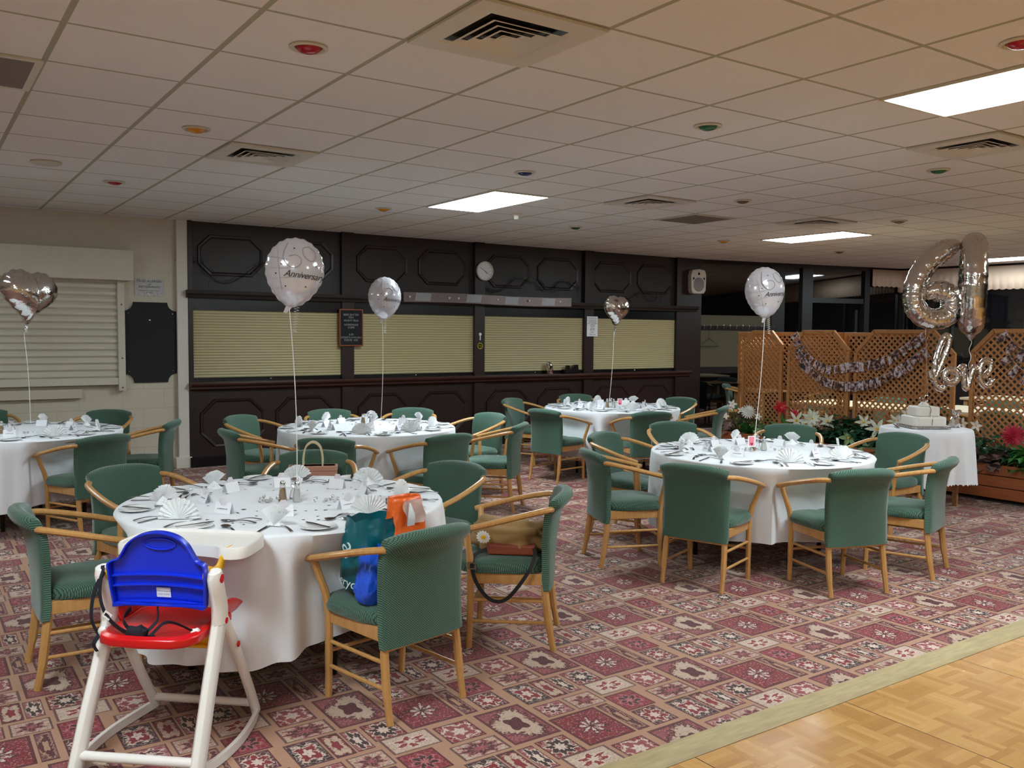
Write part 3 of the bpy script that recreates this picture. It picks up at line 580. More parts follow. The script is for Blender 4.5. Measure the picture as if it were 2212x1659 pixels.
# ================================================================== CHAIRS
def seatz(x, y):
    ex = max(0, 1 - (abs(x) / .245) ** 3.2); ey = max(0, 1 - (abs(y - .02) / .245) ** 3.2)
    e = (ex * ey) ** .38; val = .012 * math.exp(-(x / .03) ** 2) * max(0, min(1, (y + .1) / .25))
    return .395 + .065 * e - val * e
def make_chair():
    t = thing('dining_chair', 'x', 'chair')
    mb = MB(); N = 26; V = []; F = []
    def outline(a):                # rounded square outline, wider in front
        c, s_ = cos(a), sin(a); q = (abs(c) ** 4.5 + abs(s_) ** 4.5) ** (-1 / 4.5); x, y = q * c, q * s_
        return x * (.215 + .018 * (y + 1) / 2), .02 + y * .225 + .018 * (y > 0) * (1 - x * x) * y
    K = 40; rings = [(1, .392, 0), (1.02, .40, 0), (1.03, .415, 0)]
    for i, sc in enumerate((1.03, 1.0, .94, .85, .72, .56, .38, .2)):
        rings.append((sc, None, i))
    for sc, zz, i in rings:
        for k in range(K):
            x, y = outline(2 * pi * k / K); x, y = x * sc, .02 + (y - .02) * sc
            if zz is None:
                h = (1 - (i == 0) * 0) ; e = [0.42, .445, .456, .462, .466, .468, .469, .47][i]
                fr = max(0, y) / .24; va = .016 * math.exp(-(x / .028) ** 2) * fr * (i > 0)
                zz_ = e - va - .012 * fr * fr * (i > 0)
            else: zz_ = zz
            V.append((x, y, zz_))
    R = len(rings)
    for i in range(R - 1):
        for k in range(K): F.append((i * K + k, i * K + (k + 1) % K, (i + 1) * K + (k + 1) % K, (i + 1) * K + k))
    F.append(tuple((R - 1) * K + k for k in range(K))); F.append(tuple(range(K))[::-1])
    mb.add(V, F); mb.build('seat', FS, t, smooth=60)
    # backrest: curved upholstered sheet rolling back over the rail
    sec = [(.308, -.216, .022), (.36, -.214, .024), (.45, -.222, .022), (.55, -.23, .022), (.63, -.243, .022), (.69, -.256, .022), (.715, -.268, .027), (.74, -.286, .035), (.765, -.296, .038), (.786, -.300, .030), (.798, -.301, .012)]
    mb = MB(); V = []; F = []; n = 18
    for side in (1, -1):
        for z, y, th in sec:
            for k in range(n + 1):
                u = -1 + 2 * k / n; w_ = .219 + .008 * max(0, (z - .5) / .3)
                e = 1 - abs(u) ** 12 * .35
                cy = .045 * (u * u) * (.12 + 1.15 * (z - .3) / .5); dz = -.028 * abs(u) ** 3 * max(0, (z - .70) / .1)
                V.append((u * w_, y + cy + side * th * e, z + dz))
    m = len(sec); W = n + 1
    for s_ in (0, 1):
        o = s_ * m * W
        for i in range(m - 1):
            for k in range(n): F.append((o + i * W + k, o + i * W + k + 1, o + (i + 1) * W + k + 1, o + (i + 1) * W + k))
    o = m * W
    for i in range(m - 1):
        for k in (0, n): F.append((i * W + k, (i + 1) * W + k, o + (i + 1) * W + k, o + i * W + k))
    for k in range(n):
        for i in (0, m - 1): F.append((i * W + k, i * W + k + 1, o + i * W + k + 1, o + i * W + k))
    mb.add(V, F); mb.build('backrest', FB, t, smooth=70)
    for s_ in (-1, 1):
        p = smooth_path([(s_ * .205, -.236, .725), (s_ * .228, -.225, .725), (s_ * .262, -.175, .718), (s_ * .287, -.07, .695), (s_ * .298, .06, .662), (s_ * .292, .16, .636), (s_ * .284, .225, .620)], 5)
        n_ = len(p); mb = MB(); mb.tube(p, [(.0185, .0155)] * (n_ - 1) + [(.014, .012)], 10, up=(0, 0, 1)); mb.build('arm', BEECH, t)
        mb = MB(); mb.tube(smooth_path([(s_ * .205, .185, 0), (s_ * .207, .178, .18), (s_ * .21, .175, .36), (s_ * .222, .178, .46), (s_ * .252, .185, .55), (s_ * .278, .19, .628)], 4), [(.0165, .0165)] * 4 + [(.0175, .019)] * 10 + [(.016, .016)] * 7, 8, up=(0, 1, 0)); mb.build('leg', BEECH, t)
        mb = MB(); mb.tube(smooth_path([(s_ * .202, -.248, 0), (s_ * .202, -.225, .12), (s_ * .199, -.208, .25), (s_ * .196, -.202, .30), (s_ * .193, -.2, .335)], 4), [(.015, .017)] * 4 + [(.018, .021)] * 13, 8, up=(0, 1, 0)); mb.build('leg', BEECH, t)
        for z in (.14, .25): MB().tube([(s_ * .202, -.22 + (.25 - z) * .1, z), (s_ * .206, .178, z)], .009, 8).build('stretcher', BEECH, t)
    for y, z in ((.178, .205), (-.208, .30)):
        MB().tube([(-.204, y, z), (.204, y, z)], .009, 8).build('stretcher', BEECH, t)
    fm = MB()
    for s_ in (-1, 1): fm.box(s_ * .2 - .012, s_ * .2 + .012, -.2, .18, .335, .392)
    fm.box(-.2, .2, .172, .194, .335, .392); fm.box(-.2, .2, -.212, -.19, .335, .392); fm.build('seat_frame', BEECH, t, smooth=0, bevel=.003)
    return t
PROTO = make_chair(); used = False
def chair(px, py, tgt, tweak, label, group, at=None):
    """px, py: middle of the top of the backrest; the chair faces the point tgt, turned by tweak degrees"""
    global used
    b = G(px, py, .79) if at is None else Vector(at)
    h = atan2(tgt[1] - b.y, tgt[0] - b.x) + radians(tweak)
    c = PROTO if not used else copy_tree(PROTO); used = True
    f = Vector((cos(h), sin(h), 0)); o = b + f * .27; o.z = 0
    c.location = o; c.rotation_euler = (0, 0, h - pi / 2); c['label'] = label; c['group'] = group; return c
T = [((.787, 8.50), 'left edge table'), ((1.569, 4.328), 'foreground table'), ((3.45, 7.373), 'middle back table'), ((5.18, 4.336), 'right hand table'), ((6.883, 7.976), 'small far table')]
GC = ['chairs round the ' + t[1] for t in T]
C1 = chair(933, 1140, T[1][0], 0, 'green armchair in front seen from behind, with carrier bags on its seat', GC[1])
C2 = chair(1212, 1057, T[1][0], -12, 'green armchair side on, holding a tan cloth bag and black strap', GC[1])
chair(992, 1000, T[1][0], 0, 'green armchair behind the foreground table, right of the handbag chair', GC[1])
C4 = chair(678, 975, T[1][0], 0, 'green armchair facing the camera with a pink handbag on its seat', GC[1])
chair(262, 1008, T[1][0], 0, 'green armchair behind the left of the foreground table', GC[1])
chair(50, 1097, T[1][0], 12, 'green armchair at far left front, beside the high chair', GC[1])
chair(229, 940, T[0][0], 0, 'green armchair with its back to us at the left edge table', GC[0])
chair(238, 886, T[0][0], 0, 'green armchair at the left edge table, farthest by the cream wall', GC[0])
chair(374, 908, T[0][0], -22, 'green armchair side on in front of the white post', GC[0])
chair(-40, 885, T[0][0], 0, 'green armchair mostly outside the left edge of the picture', GC[0])
chair(710, 885, T[2][0], 0, 'green armchair behind the middle back table, the left one of two', GC[2])
chair(893, 882, T[2][0], 0, 'green armchair behind the middle back table, the right one of two', GC[2])
chair(515, 898, T[2][0], 0, 'green armchair on the left of the middle back table, the farther one', GC[2])
chair(490, 928, T[2][0], 0, 'green armchair on the left of the middle back table, the nearer one', GC[2])
chair(702, 947, T[2][0], 0, 'green armchair seen from behind, straight beyond the handbag chair', GC[2])
chair(975, 938, T[2][0], 0, 'green armchair seen from behind at the right front of the middle back table', GC[2])
chair(1063, 893, T[2][0], 0, 'green armchair on the right of the middle back table, the farther one', GC[2])
chair(1126, 914, T[2][0], -14, 'green armchair on the right of the middle back table, the nearer one', GC[2])
chair(1242, 852, T[4][0], 0, 'green armchair behind the small far table against the bar', GC[4])
chair(1103, 861, T[4][0], 0, 'green armchair left of the small far table, facing right', GC[4])
chair(1172, 884, T[4][0], 0, 'green armchair seen from behind, left front of the small far table', GC[4])
chair(1410, 890, T[4][0], 0, 'green armchair seen from behind, right front of the small far table', GC[4])
chair(1474, 859, T[4][0], 0, 'green armchair right of the small far table, the farther one', GC[4])
chair(1562, 878, T[4][0], -8, 'green armchair side on by the planter, right of the small far table', GC[4])
chair(1452, 912, T[3][0], 0, 'green armchair behind the right hand table, the left one', GC[3])
chair(1708, 918, T[3][0], 0, 'green armchair behind the right hand table, in front of the ivy planter', GC[3])
chair(1955, 937, T[3][0], 0, 'green armchair in front of the round cake table', GC[3])
chair(2047, 990, T[3][0], -10, 'green armchair side on at the far right of the right hand table', GC[3])
chair(1869, 1014, T[3][0], 0, 'green armchair seen from behind, the right one before the right hand table', GC[3])
chair(1495, 1004, T[3][0], 0, 'green armchair seen from behind, the left one before the right hand table', GC[3])
chair(1275, 972, T[3][0], 0, 'green armchair on the left of the right hand table, the nearer one', GC[3])
chair(1300, 935, T[3][0], 0, 'green armchair on the left of the right hand table, the farther one', GC[3])
# ================================================================== TABLES
def cloth(R, ztop, zhem, seed, folds=15, flare=.025, amp=.03, scallop=0, dents=()):
    prof = [(0.0, ztop), (R * .5, ztop), (R * .9, ztop), (R - .02, ztop), (R - .006, ztop - .003), (R, ztop - .012)]
    nz = 9
    for i in range(1, nz + 1): prof.append((R + .004 + flare * (i / nz) ** 1.1, ztop - .012 - (ztop - .012 - zhem) * i / nz))
    rnd = random.Random(seed); ph = [rnd.uniform(0, 6.28) for _ in range(5)]; m0 = 6
    def fn(i, a, p):
        if i < m0: return p
        t = (i - m0 + 1) / nz
        d = sin(folds * a + ph[0] + 1.1 * sin(2 * a + ph[1])) * (.6 + .4 * sin(3 * a + ph[2])) + .35 * sin((folds * 2.3 // 1) * a + ph[3])
        r = prof[i][0] + amp * t ** .65 * d
        for da, df in dents:
            q = (a - da + pi) % (2 * pi) - pi
            if abs(q) < 1.2:
                lat = abs(r * sin(q)); lim = df / cos(q); k = max(0, min(1, (.42 - lat) / .1)); k = k * k * (3 - 2 * k)
                if lim < r: r = r + (lim - r) * k * min(1, t * 3)
        r = r + .25 * amp * t * d; z = p[2] + (.02 * sin(3 * a + ph[4]) * t)
        if i == m0 + nz - 1 and scallop: z += scallop * abs(sin(a * 40))
        return (r * cos(a), r * sin(a), z)
    mb = MB(); mb.lathe(prof, 240, fn=fn)
    mb.f = [f for f in mb.f if len(f) == 4]
    return mb
def make_table(x, y, R, label, ang=0, h=.74, legm=BLKMET, hem=.2):
    t = thing('round_table', label, 'table', (x, y, 0), ang, 'round tables under white cloths')
    MB().lathe([(0, h - .03), (R - .02, h - .03), (R - .012, h - .02), (R - .02, h - .006), (0, h - .006)], 48).build('tabletop', OAKL, t)
    for k in range(4):
        a = pi / 4 + k * pi / 2; c, s_ = cos(a), sin(a)
        MB().tube([(c * R * .62, s_ * R * .62, h - .03), (c * R * .62, s_ * R * .62, .0)], .016, 8).build('leg', legm, t)
    MB().tube([(R * .44, R * .44, h - .12), (-R * .44, -R * .44, h - .12)], .01, 6).build('brace', legm, t)
    return t
ORD = ['at the left edge of the picture', 'beside the high chair', 'in the middle before the bar', 'on the right by the planters', 'farthest away by the bar']
for i, ((x, y), nm) in enumerate(T):
    make_table(x, y, .785, 'round dark legged table under white cloth, ' + ORD[i], [.4, .9, .2, .35, .7][i])
    den = []
    for c in S.objects:
        if c.name.startswith('dining_chair') and c.parent is None:
            v = Vector((c.location.x - x, c.location.y - y)); fr_ = Vector((-sin(c.rotation_euler.z), cos(c.rotation_euler.z)))
            if v.length < 1.35: den.append((atan2(v.y, v.x) - i * 1.3, v.length - .262))
    o = cloth(.795, .752, .21, 10 + i, dents=den).build('tablecloth', CLOTH, smooth=70); o.location = (x, y, 0); o.rotation_euler = (0, 0, i * 1.3)
    tag(o, 'white cloth hanging over the table ' + ORD[i], 'tablecloth', 'white round tablecloths')
# ------------------------------------------------------------------ place settings
def sp(w, l, bowl, fork=0, knife=0):
    mb = MB(); th = .0016
    if knife:
        P = [(-.006, 0), (.006, 0), (.007, l * .45), (.010, l * .55), (.009, l * .85), (.002, l), (-.006, l * .9), (-.006, l * .45)]
        mb.prism(P, 0, .003, 'z'); return mb
    def outl(t):
        if t < .55: return .0035 + .004 * (1 - t / .55) ** 1.5
        if t < .68: return .0035
        return 0
    n = 10; V = []; F = []
    for i in range(n + 1):
        t = i / n; yy = l * .68 * t; w_ = .003 + .0045 * (1 - t) ** 1.4; z = .003 + .008 * sin(pi * t)
        V += [(-w_, yy, z), (w_, yy, z), (w_, yy, z + .0022), (-w_, yy, z + .0022)]
    for i in range(n):
        for k in range(4): F.append((4 * i + k, 4 * i + (k + 1) % 4, 4 * i + 4 + (k + 1) % 4, 4 * i + 4 + k))
    F += [(0, 1, 2, 3), (4 * n, 4 * n + 1, 4 * n + 2, 4 * n + 3)]; mb.add(V, F)
    y0 = l * .67
    if fork:
        mb.prism([(-.003, y0), (.003, y0), (.011, y0 + .02), (.011, y0 + .032), (-.011, y0 + .032), (-.011, y0 + .02)], .003, .0052, 'z')
        for k in range(4):
            x = -.0095 + k * .0063; mb.box(x - .0016, x + .0016, y0 + .03, l, .004, .0062)
    else:
        L = l - y0
        V = []; F = []; K = 20
        for r, dz in ((0, 0), (.5, .001), (.85, .004), (1, .0065)):
            for k in range(K):
                a = 2 * pi * k / K; V.append((w * r * sin(a), y0 + L / 2 - L / 2 * r * cos(a), .0008 + dz))
        for i in range(3):
            for k in range(K): F.append((i * K + k, i * K + (k + 1) % K, (i + 1) * K + (k + 1) % K, (i + 1) * K + k))
        mb.add(V, F)
    return mb
PR = {}
PR['side_plate'] = MB().lathe([(0, .004), (.048, .004), (.055, .006), (.078, .013), (.081, .0145), (.079, .0165), (.054, .010), (.047, .0075), (0, .0075)], 36).build('side_plate', CHINA)
PR['butter_knife'] = sp(0, .17, 0, knife=1).build('butter_knife', STEEL, smooth=0)
PR['dinner_knife'] = sp(0, .22, 0, knife=1).build('dinner_knife', STEEL, smooth=0)
PR['dinner_fork'] = sp(0, .2, 0, fork=1).build('dinner_fork', STEEL)
PR['dessert_fork'] = sp(0, .165, 0, fork=1).build('dessert_fork', STEEL)
PR['soup_spoon'] = sp(.021, .19, 1).build('soup_spoon', STEEL)
PR['dessert_spoon'] = sp(.018, .18, 1).build('dessert_spoon', STEEL)
def fan(seed, half):
    rnd = random.Random(seed); mb = MB(); n = 26; R = .092; V = []; F = []
    a0, a1 = radians(90 - half), radians(90 + half)
    for k in range(n + 1):
        a = a0 + (a1 - a0) * k / n; s_ = (1 if k % 2 else -1)
        for r in (.0, .025, .055, .08):
            rr = r * (1 + .03 * s_) if r < .07 else R * (1 + .025 * s_ + .03 * rnd.uniform(-1, 1))
            V.append((rr * cos(a), s_ * .006 * (r / .05) ** .6 + .012 * (r / .1), max(.0, rr * sin(a)) + .004))
    for k in range(n):
        for j in range(3): F.append((4 * k + j, 4 * k + 4 + j, 4 * k + 5 + j, 4 * k + 1 + j))
    mb.add(V, F)
    mb.add([(-.04, .0, .003), (.04, .0, .003), (.03, .045, .003), (0, .06, .003), (-.03, .045, .003), (0, .01, .042)], [(0, 1, 5), (1, 2, 5), (2, 3, 5), (3, 4, 5), (4, 0, 5)])
    return mb
for i, hf in enumerate((92, 70, 50)):
    o = fan(i, hf).build('paper_napkin', NAPK, smooth=0); md = o.modifiers.new('s', 'SOLIDIFY'); md.thickness = .0012; PR['paper_napkin%d' % i] = o
PR['place_card'] = thing('place_card', 'x', 'place card')
MB().add([(-.045, -.02, 0), (.045, -.02, 0), (.045, 0, .052), (-.045, 0, .052), (.045, .02, 0), (-.045, .02, 0), (-.045, -.0185, 0), (.045, -.0185, 0), (.045, 0, .05), (-.045, 0, .05), (.045, .0185, 0), (-.045, .0185, 0)],
         [(0, 1, 2, 3), (3, 2, 4, 5), (6, 7, 8, 9), (9, 8, 10, 11), (0, 1, 7, 6), (4, 5, 11, 10)]).build('card', PAPER, PR['place_card'], smooth=0)
wr = MB()
for k, (a, b) in enumerate(((-.027, -.02), (-.016, -.004), (-.002, .004), (.006, .012), (.015, .027))): wr.box(a, b, -.0012, 0, -.002, .002 + .001 * (k % 2))
wo = wr.build('handwriting', PRINT, PR['place_card'], smooth=0); wo.location = (0, -.0125, .022); wo.rotation_euler = (radians(-21), 0, 0)
ro = MB()
for k in range(6):
    a = k * pi / 3; ro.lathe([(0, 0), (.009, .001), (.010, .004), (.004, .006), (0, .004)], 10, M=Matrix.Translation((.012 * cos(a), 0, .012 * sin(a))) @ RX)
ro.lathe([(0, 0), (.009, .002), (.006, .007), (0, .006)], 10, M=RX)
o = ro.build('paper_flower', mat('pearl_flower', srgb(222, 214, 220), .4), PR['place_card']); o.location = (0, -.004, .058)
firsts = set()
def put(key, name, x, y, z, rz, label, cat, group, rx=0):
    p = PR[key]
    if key in firsts: o = copy_tree(p)
    else: o = p; firsts.add(key)
    o.location = (x, y, z); o.rotation_euler = (rx, 0, rz); tag(o, label, cat, group); return o
DIRN = ['right', 'far right', 'far', 'far left', 'left', 'near left', 'near', 'near right']
TN = ['left edge table', 'foreground table', 'middle back table', 'right hand table', 'small far table']
vd = atan2(CD.y, CD.x)              # viewing direction on the floor
ZT = .7535
for ti, ((tx, ty), nm) in enumerate(T):
    for k in range(8):
        rnd = random.Random(ti * 40 + k); j = lambda s: rnd.uniform(-s, s)
        a = vd - pi / 2 + k * pi / 4 + [.2, .22, .1, .12, .3][ti]; rad = Vector((cos(a), sin(a), 0)); tan_ = Vector((-sin(a), cos(a), 0)); c = Vector((tx, ty, 0))
        fz = a + pi / 2              # local +y points to the table centre
        pos = lambda r, s: c + rad * r + tan_ * (-s)      # s > 0: to the guest's right
        if not inview(pos(.6, 0) + Vector((0, 0, .75))): continue
        wh = 'at the %s place, %s' % (DIRN[k], TN[ti]); gr = lambda s: s + ' on the ' + TN[ti]
        p = pos(.68 + j(.02), -.155 + j(.02)); put('side_plate', '', p.x, p.y, ZT - .003, j(1), 'small white side plate ' + wh, 'plate', gr('side plates'))
        q = p + tan_ * .0; r_ = fz + j(.9); put('butter_knife', '', q.x - .08 * cos(r_ + pi / 2), q.y - .08 * sin(r_ + pi / 2), ZT + .0135, r_, 'steel butter knife lying on the side plate ' + wh, 'knife', gr('butter knives'))
        def lay(key, r, s, dr, lab, cat, g, z=ZT):
            P_ = pos(r, s); rr = fz + dr; put(key, '', P_.x, P_.y, z, rr, lab + ' ' + wh, cat, gr(g))
        lay('dinner_fork', .77 + j(.02), -.05 + j(.015), .3 + j(.5), 'steel dinner fork', 'fork', 'dinner forks')
        lay('dinner_knife', .77 + j(.02), .12 + j(.015), j(.35), 'steel dinner knife', 'knife', 'dinner knives')
        lay('soup_spoon', .76 + j(.02), .165 + j(.02), j(.5), 'steel soup spoon', 'spoon', 'soup spoons')
        lay('dessert_fork', .50 + j(.02), .07 + j(.02), 1.5 + j(.4), 'small steel dessert fork', 'fork', 'dessert forks')
        lay('dessert_spoon', .54 + j(.02), .09 + j(.02), 1.4 + j(.4), 'small steel dessert spoon', 'spoon', 'dessert spoons', ZT)
        P_ = pos(.61 + j(.02), .03 + j(.02)); tw = j(.8)
        put('paper_napkin%d' % rnd.choice([0, 0, 1, 2]), '', P_.x, P_.y, ZT, fz + tw, 'white paper napkin folded as a fan ' + wh, 'napkin', gr('folded napkins'), -.12)
        P_ = pos(.40 + j(.02), j(.05)); put('place_card', '', P_.x, P_.y, ZT, fz + j(.5), 'white folded name card with paper flower ' + wh, 'place card', gr('name cards'))
# ------------------------------------------------------------------ centrepieces
def shaker(x, y, m, label, g):
    t = thing('salt_shaker' if m == SALT else 'pepper_shaker', label, 'shaker', (x, y, ZT), 0, g)
    MB().lathe([(.021, 0), (.023, .004), (.020, .03), (.013, .075), (.0115, .082), (.0105, .081), (.019, .03), (.0205, .004)], 12).build('glass_body', GLASSM, t)
    MB().lathe([(.0, .002), (.0195, .003), (.018, .03), (.0125, .066), (0, .067)], 12).build('contents', m, t)
    MB().lathe([(.0125, .080), (.014, .084), (.0135, .094), (.009, .102), (0, .104)], 12).build('cap', CHROME, t)
def centre(ti, px, py, gems, card=None):
    c = G(px, py, .755); rnd = random.Random(ti + 90); nm = TN[ti]
    ux = Vector((CR.x, CR.y, 0)); uy = Vector((CD.x, CD.y, 0)).normalized()
    a = c + ux * -.045; shaker(a.x, a.y, PEPPER, 'glass pepper shaker with chrome cap on the ' + nm, 'shakers on the tables')
    a = c + ux * .03 + uy * -.01; shaker(a.x, a.y, SALT, 'glass salt shaker with chrome cap on the ' + nm, 'shakers on the tables')
    a = c + ux * -.0 + uy * .07
    wgt = thing('balloon_weight', 'small clear and silver balloon weight in the middle of the ' + nm, 'balloon weight', (a.x, a.y, ZT), 0, 'balloon weights')
    MB().lathe([(0, 0), (.028, 0), (.03, .01), (.022, .045), (.012, .06), (.02, .075), (.008, .085), (0, .086)], 8).build('crystal_body', GEM, wgt, smooth=0)
    MB().lathe([(0, .086), (.018, .09), (.022, .1), (.012, .108), (0, .106)], 7).build('foil_bow', SILVERB, wgt, smooth=0)
    for k in range(gems):
        s_ = 1 if k % 2 else -1; r = rnd.uniform(.02, .17); p = c + ux * (s_ * (.05 + r) + .02) + uy * rnd.uniform(-.05, .05); sz = rnd.uniform(.006, .011)
        o = MB().lathe([(0, -1), (.75, -.6), (1, 0), (.7, .65), (0, .95)], 6).build('table_gem', GEM, smooth=0) if (ti, k) == FG[0] else FG[1].copy()
        if (ti, k) == FG[0]: FG[1] = o
        else: COL.objects.link(o)
        o.scale = (sz,) * 3; o.location = (p.x, p.y, ZT + sz * .95 + (.012 if k % 5 == 0 else 0)); o.rotation_euler = (rnd.uniform(0, .3), 0, rnd.uniform(0, 3))
        tag(o, 'clear acrylic gem scattered round the shakers on the ' + nm, 'gem', 'clear gems on the ' + nm)
    if card:
        a = G(card[0], card[1], .83); t = thing('table_number_card', 'pink playing card standing as a table number on the ' + nm, 'card', (a.x, a.y, ZT), atan2(CR.y, CR.x), 'pink table cards')
        MB().box(-.028, .028, -.001, .001, .035, .115).build('card', PAPER, t, smooth=0)
        MB().box(-.021, .021, -.0018, -.001, .043, .108).build('pink_face', PINKC, t, smooth=0)
        MB().prism([(x, z + .056) for x, z in heart2(.013)], -.0026, -.0018).build('heart_print', CRIMF, t, smooth=0)
        MB().lathe([(0, 0), (.018, 0), (.018, .006), (.004, .01), (.003, .036), (0, .036)], 12).build('holder', GEM, t)
FG = [(1, 0), None]
centre(1, 630, 1082, 26)
centre(0, 15, 936, 10)
centre(2, 795, 917, 8)
centre(3, 1640, 972, 20, (1624, 953))
centre(4, 1320, 880, 10, (1339, 868))
# dark confetti
rnd = random.Random(5); proto = None
for k in range(74):
    a = rnd.uniform(0, 2 * pi); r = rnd.uniform(.28, .60); x, y = T[1][0][0] + r * cos(a), T[1][0][1] + r * sin(a)
    if not proto:
        proto = o = MB().prism([(cx * .5, cy * .5) for cx, cy in heart2(.02, 14)], 0, .0006, 'z').build('table_confetti', mat('dark_foil_confetti', srgb(60, 56, 60), .3, .8), smooth=0)
    else: o = proto.copy(); COL.objects.link(o)
    o.location = (x, y, ZT - .0005); o.rotation_euler = (rnd.uniform(-.1, .1), 0, rnd.uniform(0, 6)); o.scale = (rnd.uniform(.6, 1.1),) * 3
    tag(o, 'tiny dark heart confetti scattered on the foreground table', 'confetti', 'dark heart confetti on the foreground table')
# ================================================================== HIGH CHAIR
hc = thing('high_chair', 'plastic high chair with blue back, red seat and white frame in front', 'high chair', (.83, 3.54, 0), atan2(.75, .66) - pi / 2)
for s_ in (-1, 1):
    # rear leg and upper arm
    MB().tube(smooth_path([(s_ * .232, -.285, .0), (s_ * .228, -.21, .18), (s_ * .222, -.12, .38), (s_ * .22, -.055, .53)], 3), [(.026, .036)] * 9 + [(.026, .042)], 8, up=(0, 1, 0)).build('rear_leg', WHTP, hc, bevel=.004)
    lg = MB().tube([(s_ * .222, -.06, .50), (s_ * .222, -.062, .57), (s_ * .222, -.085, .64), (s_ * .222, -.098, .69), (s_ * .222, -.103, .712)], [(.027, .046), (.029, .04), (.029, .038), (.029, .04), (.026, .028)], 10, up=(0, 1, 0)).build('upper_arm', WHTP, hc, bevel=.004)
    for y, z in ((-.096, .682),): MB().lathe([(.017, 0), (.017, .004), (0, .006)], 16, M=Matrix.Translation((s_ * .246, y, z)) @ Matrix.Rotation(s_ * pi / 2, 4, 'Y')).build('red_cap', REDP, lg)
    fl = MB().tube(smooth_path([(s_ * .222, -.045, .53), (s_ * .226, .04, .40), (s_ * .226, .16, .2), (s_ * .222, .245, .06), (s_ * .222, .262, .02)], 4), (.019, .024), 8, up=(0, 1, 0)); fl.build('front_leg', WHTP, hc, bevel=.004)
    sk = [(s_ * .222, .272, .028), (s_ * .245, .19, .022), (s_ * .268, .02, .02), (s_ * .262, -.14, .02), (s_ * .238, -.25, .022), (s_ * .23, -.29, .026)]
    MB().tube(smooth_path(sk, 5), (.012, .024), 4, up=(0, 0, 1)).build('curved_foot', WHTP, hc)
    for y, z in ((-.06, .512), (.045, .385), (-.268, .04)): MB().lathe([(.012, 0), (.012, .004), (0, .006)], 14, M=Matrix.Translation((s_ * .246, y, z)) @ Matrix.Rotation(s_ * pi / 2, 4, 'Y')).build('red_cap', REDP, hc)
    MB().lathe([(.034, 0), (.034, .014), (.02, .02)], 18, M=Matrix.Translation((s_ * .186, -.09, .69)) @ Matrix.Rotation(s_ * pi / 2, 4, 'Y')).build('yellow_hub', YELP, hc)
    MB().tube(smooth_path([(s_ * .196, -.085, .69), (s_ * .2, -.02, .695), (s_ * .2, .03, .735), (s_ * .2, .1, .738)], 3), (.012, .026), 6, up=(0, 0, 1)).build('yellow_arm', YELP, hc, bevel=.003)
MB().tube([(-.225, -.265, .055), (.225, -.265, .055)], [(.02, .018)] * 2, 12).build('rear_crossbar', WHTP, hc)
MB().tube([(-.22, .245, .065), (.22, .245, .065)], .017, 12).build('front_crossbar', WHTP, hc)
# seat
def seat_o(r):
    return [(x * r, y * r) for x, y in [(-.165, -.19), (-.12, -.215), (0, -.225), (.12, -.215), (.165, -.19), (.19, -.14), (.185, 0), (.195, .13), (.15, .175), (-.15, .175), (-.195, .13), (-.185, 0), (-.19, -.14)]]
sm = MB(); A_ = seat_o(1); B_ = seat_o(.9); V = [(x, y - .03, z) for pts, z in ((seat_o(.97), .455), (A_, .462), (A_, .488), (B_, .498), (seat_o(.82), .487)) for x, y in pts]; n = 13
F = [(i * n + k, i * n + (k + 1) % n, (i + 1) * n + (k + 1) % n, (i + 1) * n + k) for i in range(4) for k in range(n)] + [tuple(range(n))[::-1], tuple(4 * n + k for k in range(n))]
sm.add(V, F).build('seat', REDP, hc, smooth=50, bevel=.004)
for s_ in (-1, 1): MB().grid(lambda u, v, s_=s_: (s_ * (.175 + .03 * v), -.05 + .22 * u, .485 + .075 * v * sin(pi * (.25 + .6 * u))), 8, 4).build('seat_side_wing', REDP, hc, smooth=60).modifiers.new('s', 'SOLIDIFY').thickness = .01
MB().box(-.17, .17, .02, .06, .385, .43).build('yellow_footrest_rail', YELP, hc, smooth=0, bevel=.006)
MB().box(-.16, .16, -.0, .11, .375, .388).build('yellow_tray_support', YELP, hc, smooth=0, bevel=.003)
# blue backrest: rimmed shell with ribs, dome top
def dome(t, w=.187, h=.275):        # outline from lower left round to lower right
    pts = [(-w + .004, 0), (-w - .006, .13), (-w - .002, .165), (-.155, .178), (-.137, .205), (-.115, .238), (-.08, .263), (-.04, .275), (0, .279), (.04, .275), (.08, .263), (.115, .238), (.137, .205), (.155, .178), (w + .002, .165), (w + .006, .13), (w - .004, 0)]
    return pts
D0 = dome(0); bk = MB(); nD = len(D0)
def curve_y(x): return .028 * (1 - (x / .19) ** 2)      # bowed towards the sitter's front
MX = Matrix.Translation((.012, -.105, .577)) @ Matrix.Rotation(radians(7), 4, 'X')
V = []; F = []
rim = smooth_path([(x, z, 0) for x, z in D0], 4); nR = len(rim); cx, cz = 0, .13
for sc, dy in ((1, -.022), (1, .006), (.965, -.022), (.95, .0)):
    for p in rim: V.append((p.x * sc, curve_y(p.x) + dy, cz + (p.y - cz) * sc))
ring = lambda a, b: [(a * nR + k, a * nR + (k + 1) % nR, b * nR + (k + 1) % nR, b * nR + k) for k in range(nR)]
F = ring(0, 1) + ring(0, 2) + ring(2, 3)
c0 = len(V)
bk.add(V, F, M=MX)
NX, NZ = 24, 16
def sheet(u, v):
    z = .0 + .279 * v
    def half(z):
        w_ = 0
        for k in range(nR - 1):
            a, b = rim[k], rim[k + 1]
            if (a.y - z) * (b.y - z) <= 0 and abs(b.y - a.y) > 1e-6: w_ = max(w_, abs(a.x + (b.x - a.x) * (z - a.y) / (b.y - a.y)))
        return w_
    x = (-1 + 2 * u) * half(min(z, .2785)) * .985; return (x, curve_y(x) + .001, z)
bk.grid(sheet, NX, NZ, M=MX)
bo = bk.build('backrest', BLUEP, hc, smooth=45); bo.modifiers.new('s', 'SOLIDIFY').thickness = .004
